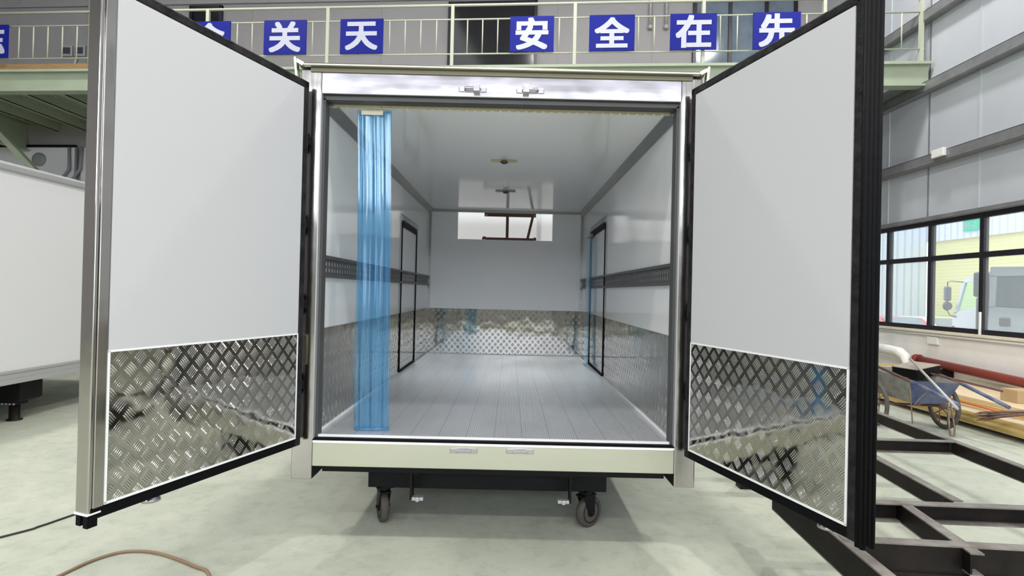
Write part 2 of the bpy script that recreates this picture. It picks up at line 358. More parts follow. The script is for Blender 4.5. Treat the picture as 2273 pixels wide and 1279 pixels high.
def thing(name, loc, label, cat, group=None):
    o = bpy.data.objects.new(name, None); C.objects.link(o); o.location = loc; o.empty_display_size = 0.1
    BASE[o] = Vector(loc); o['label'] = label; o['category'] = cat
    if group: o['group'] = group
    return o
def tag(o, label, cat, group=None):
    """a thing that is one mesh: give it the three properties and move its origin to its base"""
    o['label'] = label; o['category'] = cat
    if group: o['group'] = group
    vs = [v.co for v in o.data.vertices]
    c = Vector((sum(v.x for v in vs) / len(vs), sum(v.y for v in vs) / len(vs), min(v.z for v in vs)))
    o.data.transform(Matrix.Translation(-c)); o.location = c; BASE[o] = c
    return o
def struct(o): o['kind'] = 'structure'; return o
def glyph(name, body, mtl, parent, width, centre, eu, ev, en, thick=0.006, bold=0.02, squash=1.0):
    """lettering as a mesh, scaled to 'width', centred at 'centre' in the plane eu/ev, raised along en"""
    cu = bpy.data.curves.new(name, 'FONT'); cu.body = body; cu.size = 1.0; cu.resolution_u = 4
    t = bpy.data.objects.new(name, cu); C.objects.link(t)
    bpy.context.view_layer.update()
    dg = bpy.context.evaluated_depsgraph_get(); src = t.evaluated_get(dg).to_mesh()
    bm = bmesh.new()
    for i, (dx, dy) in enumerate(((0, 0), (bold, 0), (-bold, 0), (0, bold), (0, -bold), (bold, bold), (-bold, bold), (bold, -bold), (-bold, -bold))):
        n0 = len(bm.verts); bm.from_mesh(src); bm.verts.ensure_lookup_table()
        for v in bm.verts[n0:]: v.co.x += dx; v.co.y += dy; v.co.z = 0.0004 * i
    xs = [v.co.x for v in bm.verts]; ys = [v.co.y for v in bm.verts]
    cx, cy = (min(xs) + max(xs)) / 2, (min(ys) + max(ys)) / 2; k = width / (max(xs) - min(xs))
    ex = bmesh.ops.extrude_face_region(bm, geom=bm.faces[:])
    for e in ex['geom']:
        if isinstance(e, bmesh.types.BMVert): e.co.z += 1.0 
    base = BASE[parent]; eu, ev, en, centre = map(Vector, (eu, ev, en, centre))
    for v in bm.verts:
        v.co = centre + eu * ((v.co.x - cx) * k) + ev * ((v.co.y - cy) * k * squash) + en * (v.co.z * thick) - base
    bmesh.ops.recalc_face_normals(bm, faces=bm.faces)
    me = bpy.data.meshes.new(name); bm.to_mesh(me); bm.free(); me.materials.append(MT[mtl])
    bpy.data.objects.remove(t); bpy.data.curves.remove(cu)
    o = bpy.data.objects.new(name, me); C.objects.link(o); o.parent = parent; BASE[o] = base
    return o

# ================================================================== THE SETTING
XR = 7.0            # inner face of the right wall
PSI = -0.0807       # the mezzanine and back wall run slightly askew to the truck box
def mz(x, off): return 6.5 + PSI * x + off      # y of the railing plane at x, plus an offset into the depth
EU = Vector((1, PSI, 0)).normalized(); EN = Vector((PSI, -1, 0)).normalized()   # along the railing / out of it towards the camera

struct(MB().box(-16, XR + 0.2, -14.2, 12.5, -0.2, 0).build('floor', 'floor'))
struct(MB().box(-16, XR + 0.3, -14.2, 12.5, 10.0, 10.2).build('ceiling', 'roofsheet'))
struct(MB().box(-16.2, -16, -14.2, 12.5, 0, 10).build('wall_left', 'wall'))
# wall behind the camera with four clerestory openings
wf = MB(); wf.box(-16, XR + 0.2, -14.2, -14.0, 0, 4.2); wf.box(-16, XR + 0.2, -14.2, -14.0, 7.1, 10)
xs = [-16, -11.05, -6.95, -6.55, -2.45, -2.05, 2.05, 2.45, 6.55, XR + 0.2]
for a, b in zip(xs[0::2], xs[1::2]): wf.box(a, b, -14.2, -14.0, 4.2, 7.1)
struct(wf.build('wall_front', 'frontwall'))
# back wall
bw = MB(); x0, x1 = -16.0, XR + 0.2
bw.hexa([(x0, mz(x0, 3.2), 0), (x1, mz(x1, 3.2), 0), (x1, mz(x1, 3.4), 0), (x0, mz(x0, 3.4), 0), (x0, mz(x0, 3.2), 10), (x1, mz(x1, 3.2), 10), (x1, mz(x1, 3.4), 10), (x0, mz(x0, 3.4), 10)])
wb = struct(bw.build('wall_back', 'wall'))
def on_back(x0, x1, z0, z1, t, name, m, parent=None, off=0.0):
    b = MB(); a = 3.2 - off
    b.hexa([(x0, mz(x0, a - t), z0), (x1, mz(x1, a - t), z0), (x1, mz(x1, a), z0), (x0, mz(x0, a), z0), (x0, mz(x0, a - t), z1), (x1, mz(x1, a - t), z1), (x1, mz(x1, a), z1), (x0, mz(x0, a), z1)])
    return b.build(name, m, parent)
for k, x in enumerate((-12.6, -9.2, -6.43, -3.2, 1.06, 3.24)):
    struct(on_back(x - 0.02, x + 0.02, 5.0, 9.8, 0.012, 'trim_%d' % (20 + k), 'wall'))
struct(on_back(-16, XR, 8.42, 8.50, 0.05, 'trim_30', 'wall'))
struct(on_back(-16, XR, 8.75, 9.05, 0.10, 'trim_31', 'girt'))
# openings in the back wall behind the railing
def back_opening(name, xa, xb, z0, z1, pane, mull=()):
    f = MB()
    for (a, b, c, d) in ((xa - 0.07, xa, z0, z1 + 0.07), (xb, xb + 0.07, z0, z1 + 0.07), (xa - 0.07, xb + 0.07, z1, z1 + 0.07)) + tuple((m_ - 0.035, m_ + 0.035, z0, z1) for m_ in mull):
        f.hexa([(a, mz(a, 3.12), c), (b, mz(b, 3.12), c), (b, mz(b, 3.2), c), (a, mz(a, 3.2), c), (a, mz(a, 3.12), d), (b, mz(b, 3.12), d), (b, mz(b, 3.2), d), (a, mz(a, 3.2), d)])
    o = struct(f.build(name, 'winframe'))
    on_back(xa, xb, z0, z1, 0.03, 'pane', pane, o)
    return o
back_opening('door_1', -1.48, 0.49, 5.5, 8.28, 'darkglass')
back_opening('window_2', -7.93, -7.23, 6.0, 8.3, 'darkglass')
back_opening('window_3', 4.2, 6.35, 5.5, 8.26, 'reflglass', (4.95, 5.75))
# lighter wall lining under the mezzanine, with a dark cap
struct(on_back(-15.9, -10.9, 0, 4.86, 0.05, 'trim_32', 'frp_matt'))
struct(on_back(-10.75, -5.0, 0, 4.86, 0.05, 'trim_33', 'frp_matt'))
struct(on_back(-13.2, -10.9, 4.86, 4.92, 0.09, 'trim_34', 'black'))

# ---- mezzanine (structure)
def mzbox(b, xa, xb, o0, o1, z0, z1, m=0):
    b.hexa([(xa, mz(xa, o0), z0), (xb, mz(xb, o0), z0), (xb, mz(xb, o1), z0), (xa, mz(xa, o1), z0), (xa, mz(xa, o0), z1), (xb, mz(xb, o0), z1), (xb, mz(xb, o1), z1), (xa, mz(xa, o1), z1)], m)
d = MB(); mzbox(d, -16, XR - 0.02, 0.02, 3.18, 5.44, 5.49)
struct(d.build('mezzanine_deck', 'underdeck'))
e = MB()
mzbox(e, -16, XR - 0.03, -0.02, 0.0, 5.10, 5.46); mzbox(e, -16, XR - 0.03, -0.10, 0.10, 5.44, 5.485); mzbox(e, -16, XR - 0.03, -0.10, 0.10, 5.075, 5.11)
struct(e.build('mezzanine_edge_beam', 'green'))
for k, x in enumerate((-14.6, -12.2, -11.4, -10.6, -9.8, -9.0, -8.2, -6.5, -5, -3.5, -2, -.5, 1, 2.5, 4, 5.4, 6.3)):
    j = MB()
    if x in (-12.2, -6.5, -.5, 5.4):      # deep cross beams
        j.box(x - 0.012, x + 0.012, mz(x, 0.12), mz(x, 3.1), 4.78, 5.42); j.box(x - 0.1, x + 0.1, mz(x, 0.12), mz(x, 3.1), 4.76, 4.785)
    else:
        j.box(x - 0.008, x + 0.008, mz(x, 0.12), mz(x, 3.18), 5.26, 5.44); j.box(x - 0.05, x + 0.008, mz(x, 0.12), mz(x, 3.18), 5.26, 5.275)
    struct(j.build('mezzanine_joist', 'green'))
for x in (-13.4, -6.1, -1.3, 5.0):
    c = MB(); c.box(x - 0.1, x + 0.1, mz(x, -0.07), mz(x, 0.07), 0, 5.075)
    struct(c.build('mezzanine_column', 'green'))
b = MB().bar((-11.75, mz(-11.75, 1.4), 5.25), (-10.05, mz(-10.05, 1.5), 3.55), 0.12, 0.12, (0, 1, 0)); b.bar((-10.05, mz(-10.05, 1.5), 3.6), (-10.05, mz(-10.05, 1.5), 0.0), 0.14, 0.14)
struct(b.build('mezzanine_brace', 'green'))

# ---- right wall: low masonry wall, long window, cladding with girts
struct(MB().box(XR, XR + 0.2, -14.2, 12.5, 0, 0.985).build('wall_right', 'plaster'))
struct(MB().box(XR - 0.03, XR + 0.2, -14.2, 10.4, 0.985, 1.025).build('trim_1', 'cream'))
rc = MB().box(XR + 0.02, XR + 0.16, -14.2, 12.5, 2.86, 10)
struct(rc.build('trim_2', 'clad', label='grey steel cladding above the window band'))
struct(MB().box(XR + 0.02, XR + 0.16, 8.9, 12.5, 1.02, 2.86).build('trim_3', 'clad'))
struct(MB().box(XR - 0.012, XR - 0.002, -2, 6.3, 0.02, 0.36).build('baseboard_right', 'cream'))
for k, y in enumerate((7.9, 6.9, 5.93, 4.95, 3.95, 2.95, 1.95)):
    struct(MB().box(XR + 0.008, XR + 0.02, y - 0.012, y + 0.012, 2.86, 10).build('trim_%d' % (40 + k), 'girt' if k in (2,) else 'clad'))
def girt(name, z, y0=-14, y1=9.6, dz=0.16, dx=0.13, side=1):
    g = MB()
    g.box(XR - dx, XR + 0.02, y0, y1, z - 0.006, z + 0.006); g.box(XR - dx, XR - dx + 0.012, y0, y1, z, z + dz); g.box(XR - dx, XR + 0.02, y0, y1, z + dz - 0.006, z + dz + 0.006)
    return struct(g.build(name, 'girt'))
girt('trim_4', 3.74); girt('trim_5', 4.98); girt('trim_6', 6.18); girt('trim_7', 7.4); girt('trim_8', 8.6)
struct(MB().box(XR - 0.05, XR + 0.02, -14, 9.0, 2.84, 2.90).build('trim_9', 'girt'))
# window band
wz = MB(); YA, YB = -5.3, 8.9
for z0, z1 in ((1.025, 1.10), (2.17, 2.25), (2.76, 2.84)): wz.box(XR + 0.034, XR + 0.106, YA, YB, z0, z1)
yy = 8.9
while yy > YA - 0.01:
    wz.box(XR + 0.03, XR + 0.11, yy - 0.035, yy + 0.035, 1.03, 2.83); yy -= 1.0
win = struct(wz.build('window_1', 'winframe'))
for k, y0 in enumerate([8.9 - 1.0 * i for i in range(1, 15)]):
    for z0, z1 in ((1.10, 2.17), (2.25, 2.76)):
        MB().box(XR + 0.065, XR + 0.071, y0 + 0.035, y0 + 0.965, z0, z1).build('glass', 'glass', win)
MB().box(XR + 0.0, XR + 0.03, 4.875, 4.90, 1.02, 1.36).build('handle', 'junction', win, 0.005)

# ================================================================== EXTERIOR
struct(MB().box(XR + 0.2, 40, -25, 45, -0.25, -0.05).build('ground', 'asphalt'))
fac = thing('factory_building', (16, 10, -0.05), 'factory building across the yard, white corrugated cladding above a yellow shutter wall', 'building')
MB().box(16.0, 16.4, -8, 17.7, 3.75, 9).build('cladding', 'outclad', fac)
MB().box(16.1, 16.4, -8, 17.7, -0.05, 3.75).build('shutter_wall', 'yellow', fac)
fac2 = MB().box(8.5, 16.0, 17.7, 18.1, -0.05, 9).build('gable_building', 'outclad2')
tag(fac2, 'pale blue corrugated building end seen through the leftmost window panes', 'building')
sg = thing('sign_board', (15.95, 15.65, 4.0), 'small green number sign reading B1-2 on the building across the yard', 'sign')
MB().box(15.93, 15.99, 15.34, 15.96, 3.98, 4.38).build('panel', 'signgreen', sg, 0.01)
glyph('lettering', 'B1-2', 'sign_white', sg, 0.52, (15.93, 15.65, 4.18), (0, -1, 0), (0, 0, 1), (-1, 0, 0), 0.006, 0.02)

def truck(x0, yf, body, label, glassm, dn=1):
    """cab-over lorry cab, nose towards +y, near side at x0"""
    t = thing('truck', (x0 + 0.85, yf - dn, -0.05), label, 'truck')
    y_true = yf; yf = 0.0
    def P_(mb, name, m, par, bev=0.0): return mb.map(lambda p: (p.x, y_true + dn * p.y, p.z)).build(name, m, par, bev)
    W_ = 1.75
    side = [(0.0, 0.55), (0.02, 1.05), (-0.10, 1.42), (-0.42, 2.00), (-0.62, 2.10), (-1.62, 2.14), (-1.66, 0.95), (-1.50, 0.55), (-1.38, 0.55)]
    arch = [(-0.95 + 0.46 * math.cos(a), 0.42 + 0.46 * math.sin(a)) for a in [PI - 0.28 - k * (PI - 0.56) / 8 for k in range(9)]]
    prof = side + arch + [(-0.45, 0.55)]
    # full cab shell as inner floor + two skins with a window hole on the near side
    def fn(a, c, s): return (x0 + s, yf + a, c)
    w_ = [(-0.10, 1.27), (-0.30, 1.95), (-1.50, 1.98), (-1.53, 1.43), (-0.75, 1.41)]
    b = MB()
    low = [(0.0, 0.55), (0.02, 1.05), (-0.03, 1.24), (-0.10, 1.27), (-0.75, 1.41), (-1.64, 1.43), (-1.66, 0.95), (-1.50, 0.55), (-1.38, 0.55)] + arch + [(-0.45, 0.55)]
    b.prism(low, fn, 0, W_)
    b.prism([(-0.26, 1.95), (-0.40, 2.09), (-1.62, 2.14), (-1.64, 1.97)], fn, 0, W_)
    for s in (0.0, W_ - 0.06):
        b.prism([(-0.03, 1.23), (-0.11, 1.25), (-0.33, 1.96), (-0.25, 1.96)], fn, s, s + 0.06)
        b.prism([(-1.53, 1.42), (-1.64, 1.42), (-1.64, 1.98), (-1.50, 1.98)], fn, s, s + 0.06)
    P_(b, 'cab', body, t, 0.02)
    for q0 in (0.02, W_ - 0.03): P_(MB().prism(w_, fn, q0, q0 + 0.01), 'side_window', glassm, t)
    g = MB(); g.bar((x0 + W_ / 2, yf - 0.06, 1.25), (x0 + W_ / 2, yf - 0.28, 1.95), W_ - 0.1, 0.008, (0, 0.8, 0.5)); P_(g, 'windscreen', glassm, t)
    for q0 in (0.2, 1.0): P_(MB().box(x0 + q0, x0 + q0 + 0.55, yf - 1.35, yf - 1.15, 1.0, 1.75), 'seat', 'grey_plastic', t, 0.05)
    a = MB(); a.tube([(x0, yf - 0.28, 1.96), (x0 - 0.05, yf + 0.0, 1.99), (x0 - 0.07, yf + 0.08, 1.97), (x0 - 0.07, yf + 0.09, 1.3), (x0 - 0.05, yf + 0.02, 1.18), (x0, yf - 0.1, 1.15)], 0.012, 8)
    am = P_(a, 'mirror_arm', 'grey_plastic', t)
    P_(MB().box(x0 - 0.13, x0 - 0.01, yf + 0.02, yf + 0.14, 1.52, 1.86), 'mirror', 'grey_plastic', am, 0.03)
    P_(MB().lathe((x0 - 0.07, yf + 0.04, 1.40), (0, 1, 0), [(0, 0.09), (0.05, 0.11), (0.09, 0.05)], 16), 'mirror', 'grey_plastic', am)
    s = MB(); s.box(x0 + 0.02, x0 + 0.22, yf - 1.96, yf - 1.79, 0.8, 1.6); s.box(x0 + 0.0, x0 + 0.24, yf - 2.0, yf - 1.76, 1.6, 2.06); P_(s, 'snorkel', 'grey_plastic', t, 0.04)
    P_(MB().box(x0 - 0.02, x0, yf - 1.42, yf - 1.22, 1.10, 1.24), 'door_handle', 'grey_plastic', t, 0.01)
    P_(MB().box(x0 - 0.015, x0, yf - 0.05, yf + 0.01, 0.86, 0.94), 'indicator_lamp', 'orange', t, 0.005)
    for sx in (x0 + 0.05, x0 + W_ - 0.30):
        wv = P_(MB().lathe((sx, yf - 0.95, 0.36), (1, 0, 0), [(0, 0.30), (0.02, 0.39), (0.06, 0.41), (0.2, 0.41), (0.24, 0.39), (0.25, 0.30)], 28), 'wheel', 'rubber', t)
        P_(MB().lathe((sx, yf - 0.95, 0.36), (1, 0, 0), [(-0.01, 0.08), (0.0, 0.26), (0.03, 0.27)], 20), 'rim', 'aluside', wv)
    P_(MB().box(x0 + 0.4, x0 + 1.35, yf - 4.8, yf - 0.3, 0.36, 0.56), 'chassis', 'black', t)
    for sx in (x0 + 0.1, x0 + W_ - 0.4):
        P_(MB().lathe((sx, yf - 3.9, 0.36), (1, 0, 0), [(0, 0.30), (0.02, 0.39), (0.28, 0.39), (0.3, 0.30)], 28), 'wheel', 'rubber', t)
    return t
truck(10.5, 9.66, 'truckwhite', 'white cab-over truck with twin side mirrors, its clear side window seen through the middle panes', 'cabglass_green')
truck(8.6, 4.9, 'truckshade', 'truck cab in pale grey painted-in shade, with dark side window, nearest the right end of the window', 'cabglass', -1)
def car(x, y, m, label):
    t = thing('car', (x + 0.8, y + 1.6, -0.05), label, 'car')
    f = lambda a_, c, q: (x + q, y + a_, c)
    MB().prism([(0, 0.12), (-0.05, 0.5), (0.15, 0.62), (0.6, 0.95), (1.9, 0.97), (2.6, 0.62), (3.3, 0.52), (3.35, 0.12)], f, 0, 1.55).build('body', m, t, 0.06)
    for q0 in (-0.01, 1.545): MB().prism([(0.75, 0.63), (0.78, 0.90), (1.85, 0.92), (2.4, 0.63)], f, q0, q0 + 0.015).build('side_window', 'cabglass', t)
    MB().bar((x + 0.775, y + 0.15, 0.645), (x + 0.775, y + 0.56, 0.945), 1.2, 0.02, (0, 0.5, -0.6)).build('rear_window', 'cabglass', t)
    for wy in (0.6, 2.7):
        for wx in (-0.02, 1.4): MB().lathe((x + wx, y + wy, 0.22), (1, 0, 0), [(0, 0.18), (0.02, 0.27), (0.16, 0.27), (0.18, 0.18)], 20).build('wheel', 'rubber', t)
car(12.0, 14.0, 'redcar', 'small red car parked by the pale blue building end outside')
car(13.75, 14.2, 'truckwhite', 'small white car parked beside the red one outside')

# ================================================================== MAIN TRUCK BOX
bx_ = thing('truck_box', (0, 2.1, 0.36), 'open white refrigerated truck box with stainless rear frame and two wide open doors', 'truck box')
L = 4.27; ZF = 0.64; ZC = 2.60; WI = 1.05; WO = 1.16
def P(name, mb, m, parent=bx_, bevel=0.0, label=None): return mb.build(name, m, parent, bevel, label)

# floor, walls, ceiling
P('floor_liner', MB().box(-WI, WI, 0.05, L, ZF - 0.02, ZF), 'deck', label='ribbed aluminium plank floor')
P('underframe', MB().box(-WO + 0.02, WO - 0.02, 0.09, L + 0.06, 0.46, ZF - 0.025), 'black')
ceil = P('ceiling_liner', MB().box(-WI, WI, 0.10, L, ZC, ZC + 0.01), 'frp', label='glossy white ceiling sheet')
P('roof', MB().box(-WO, WO, 0.04, L + 0.08, ZC + 0.012, 2.755), 'frp_matt')
for s in (-1, 1):
    wl = P('side_wall', MB().box(min(s * WI, s * WO), max(s * WI, s * WO), 0.10, L + 0.08, ZF - 0.1, ZC), 'frp')
    if s < 0: k = MB().plate((s * WI + 0.004, 0.09, ZF + 0.004), (0, 1, 0), (0, 0, 1), L - 0.09, 0.61, 0.003)
    else: k = MB().plate((s * WI - 0.004, L, ZF + 0.004), (0, -1, 0), (0, 0, 1), L - 0.09, 0.61, 0.003)
    P('kick_plate', k, 'tread', wl, label='embossed aluminium tread plate')
    # cargo track: slotted galvanised rail
    tk = MB(); xa, xb = s * (WI - 0.0015), s * (WI - 0.005)
    tk.box(min(xa, xb), max(xa, xb), 0.10, 0.172, 1.578, 1.674); yv = 0.172; n = 0
    zs = (1.578, 1.594, 1.617, 1.633, 1.656, 1.674)
    while yv < L - 0.06:
        for z0, z1 in ((zs[0], zs[1]), (zs[2], zs[3]), (zs[4], zs[5])): tk.box(min(xa, xb), max(xa, xb), yv, yv + 0.024, z0, z1)
        tk.box(min(xa, xb), max(xa, xb), yv + 0.024, yv + 0.0535, zs[0], zs[5]); yv += 0.0535
    tk.box(min(xa, xb), max(xa, xb), yv, L - 0.01, 1.578, 1.674)
    for z0, z1 in ((1.560, 1.580), (1.672, 1.692)): tk.box(min(s * WI, s * (WI - 0.022)), max(s * WI, s * (WI - 0.022)), 0.10, L - 0.01, z0, z1)
    P('cargo_track', tk, 'track', wl)
    # chamfered trim along the ceiling corner
    P('corner_trim', MB().prism([(s * WI, ZC - 0.055), (s * WI, ZC), (s * (WI - 0.055), ZC), (s * (WI - 0.055), ZC - 0.006), (s * (WI - 0.006), ZC - 0.055)], lambda a, c, t: (a, t, c), 0.10, L), 'alu', wl)
    P('corner_trim', MB().box(min(s * WI, s * (WI - 0.035)), max(s * WI, s * (WI - 0.035)), L - 0.006, L, 1.26, ZC), 'alu', wl)
    P('floor_seal', MB().box(min(s * (WI - 0.005), s * (WI - 0.014)), max(s * (WI - 0.005), s * (WI - 0.014)), 0.055, L - 0.01, ZF, ZF + 0.012), 'seal', wl)
    for k_ in range(12): P('rivet', MB().lathe((s * (WI - 0.018), L - 0.006, 1.34 + k_ * 0.105), (0, -1, 0), [(0, 0.006), (0.003, 0.004)], 8), 'girt', wl)
    # side door flush in the wall
    ya, yb, zt = (2.43, 3.29, 2.16) if s < 0 else (2.48, 3.50, 2.20)
    sd = MB()
    for y0, y1, z0, z1 in ((ya - 0.009, ya + 0.009, 0.645, zt), (yb - 0.009, yb + 0.009, 0.645, zt), (ya, yb, zt - 0.02, zt + 0.03), (ya, yb, 0.645, 0.668)):
        xa, xb = s * (WI - 0.004), s * (WI - 0.014); sd.box(min(xa, xb), max(xa, xb), y0, y1, z0, z1)
    sdo = P('side_door', MB().box(min(s * WI, s * (WI - 0.003)), max(s * WI, s * (WI - 0.003)), ya, yb, 1.26, zt), 'frp')
    P('gasket', sd, 'rubber', sdo)
    P('rain_flashing', MB().prism([(s * WI, zt + 0.04), (s * WI, zt + 0.11), (s * (WI - 0.008), zt + 0.11), (s * (WI - 0.026), zt + 0.04)], lambda a, c, t: (a, t, c), ya - 0.03, yb + 0.03), 'alu', sdo)
# front bulkhead with the unit opening (x -0.66..0.63, z 2.20..ceiling)
ox0, ox1, oz0, oz1 = -0.66, 0.63, 2.20, 2.585
bh = MB()
for a, b_, c, d_ in ((-WI, WI, ZF - 0.1, oz0), (-WI, ox0, oz0, oz1), (ox1, WI, oz0, oz1), (-WI, WI, oz1, ZC)): bh.box(a, b_, L, L + 0.08, c, d_)
bho = P('bulkhead', bh, 'frp')
P('kick_plate', MB().plate((-WI, L - 0.004, ZF + 0.004), (1, 0, 0), (0, 0, 1), 2 * WI, 0.61, 0.003), 'tread', bho)
P('corner_trim', MB().box(-WI, WI, L - 0.006, L, ZC - 0.035, ZC).box(-WI, WI, L - 0.03, L, ZC - 0.005, ZC), 'alu', bho)
P('floor_seal', MB().box(-WI, WI, L - 0.016, L - 0.005, ZF, ZF + 0.012), 'seal', bho)
# brown angle frame outside the opening
fr = MB(); fy = 4.45
fr.box(-0.31, 0.41, fy, fy + 0.05, 2.545, 2.60); fr.box(-0.335, 0.42, fy, fy + 0.05, 2.215, 2.25); fr.box(-0.008, 0.032, fy + 0.005, fy + 0.045, 2.25, 2.55)
fr.bar((0.30, fy + 0.025, 2.25), (0.365, fy + 0.025, 2.55), 0.036, 0.04, (0, 1, 0))
fr.box(-0.30, -0.26, fy - 0.11, fy, 2.55, 2.59); fr.box(0.36, 0.40, fy - 0.11, fy, 2.55, 2.59); fr.box(-0.32, -0.28, fy - 0.11, fy, 2.215, 2.25); fr.box(0.38, 0.41, fy - 0.11, fy, 2.215, 2.25)
P('mounting_frame', fr, 'rackbrown', bx_, 0.003, 'brown steel frame outside the front opening')
# ceiling lamps
for y, m_ in ((1.42, 'gold'), (2.80, 'girt')):
    lo = P('ceiling_lamp', MB().box(-0.11, 0.105, y - 0.02, y + 0.02, ZC - 0.014, ZC), m_, bx_, 0.004)
    P('lens', MB().lathe((0.0, y - 0.005, ZC - 0.012), (0, 0, -1), [(0, 0.032), (0.012, 0.030), (0.02, 0.018), (0.022, 0.004)], 20), 'lens', lo)
# rear frame
for s in (-1, 1):
    po = P('corner_post', MB().box(min(s * 1.04, s * WO), max(s * 1.04, s * WO), 0.0, 0.12, 0.395, 2.755), 'steel_v', bx_, 0.006)
    P('edge_strip', MB().box(min(s * 1.04, s * 1.022), max(s * 1.04, s * 1.022), 0.03, 0.10, ZF - 0.01, 2.60), 'striprub', po)
    P('edge_strip', MB().box(min(s * 1.043, s * 1.036), max(s * 1.043, s * 1.036), -0.003, 0.03, ZF - 0.01, 2.62), 'aluside', po)
    P('gusset', MB().hexa([(s * 1.04, 0.01, 0.40), (s * 0.985, 0.08, 0.46), (s * 0.985, 0.12, 0.46), (s * 1.04, 0.12, 0.40), (s * 1.04, 0.01, 0.47), (s * 0.985, 0.08, 0.47), (s * 0.985, 0.12, 0.47), (s * 1.04, 0.12, 0.47)]), 'black', po)
hd = P('header', MB().box(-1.04, 1.04, 0.002, 0.12, 2.618, 2.745), 'steel', bx_, 0.004)
P('lower_lip', MB().box(-1.04, 1.04, 0.03, 0.11, 2.592, 2.618), 'striprub', hd)
sl = P('sill', MB().box(-1.04, 1.04, 0.002, 0.12, 0.472, 0.612), 'steel_dull', bx_, 0.004)
P('threshold_strip', MB().box(-1.04, 1.04, 0.012, 0.05, 0.612, 0.632), 'rubber', sl)
P('floor_seal', MB().box(-1.035, 1.035, 0.040, 0.055, 0.632, ZF + 0.004), 'seal', sl)
P('floor_seal', MB().box(-1.04, 1.04, 0.003, 0.014, 0.608, 0.618), 'seal', sl)
P('bottom_beam', MB().box(-1.0, 1.0, 0.06, 0.16, 0.425, 0.472), 'black')
# rain gutter over the header
gu = MB(); pr = [(0.02, 2.764), (-0.030, 2.764), (-0.036, 2.767), (-0.036, 2.775), (-0.030, 2.777), (0.02, 2.772)]
gu.prism(pr, lambda a, c, t: (t, a, c), -1.135, 1.135)
go = P('rain_gutter', gu, 'steel_dull', bx_, 0.002)
P('gutter_shade', MB().box(-1.10, 1.10, -0.008, 0.003, 2.739, 2.764), 'darkolive', go)  # dark strip standing in for the shade below the gutter lip
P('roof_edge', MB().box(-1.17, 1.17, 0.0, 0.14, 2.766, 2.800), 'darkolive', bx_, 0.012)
for s in (-1, 1):
    P('end_lip', MB().bar((s * 1.178, -0.03, 2.808), (s * 1.170, -0.01, 2.67), 0.012, 0.04, (0, 1, 0)).bar((s * 1.135, -0.02, 2.772), (s * 1.178, -0.02, 2.795), 0.03, 0.02, (0, 0, 1)), 'steel_dull', go)
# curtain rail with notches
cr = MB(); x = -1.02
cr.box(-1.02, 1.02, 0.115, 0.135, 2.588, 2.602)
while x < 1.02:
    cr.box(x, x + 0.038, 0.115, 0.120, 2.574, 2.588); x += 0.051
P('curtain_rail', cr, 'gold')
# latch keepers
for kx, kz in ((-0.168, 2.660), (0.165, 2.660), (-0.171, 0.580), (0.153, 0.583)):
    kp = P('latch_keeper', MB().box(kx - 0.08, kx + 0.08, -0.004, 0.004, kz - 0.015, kz + 0.015), 'steel', bx_, 0.004)
    if kz > 2:
        d_ = 1 if kx < 0 else -1
        kb = MB(); kb.tube([(kx - 0.045, 0, kz), (kx - 0.04, -0.03, kz), (kx + 0.04, -0.03, kz), (kx + 0.045, 0, kz)], 0.008, 8); kb.box(kx + d_ * 0.025 - 0.018, kx + d_ * 0.025 + 0.018, -0.045, 0.0, kz - 0.022, kz + 0.022)
    else:
        kb = MB(); kb.box(kx - 0.042, kx + 0.042, -0.022, -0.012, kz - 0.002, kz + 0.011); kb.box(kx - 0.045, kx - 0.035, -0.022, 0, kz - 0.011, kz + 0.011); kb.box(kx + 0.035, kx + 0.045, -0.022, 0, kz - 0.011, kz + 0.011)
    P('catch', kb, 'steel', kp, 0.003)

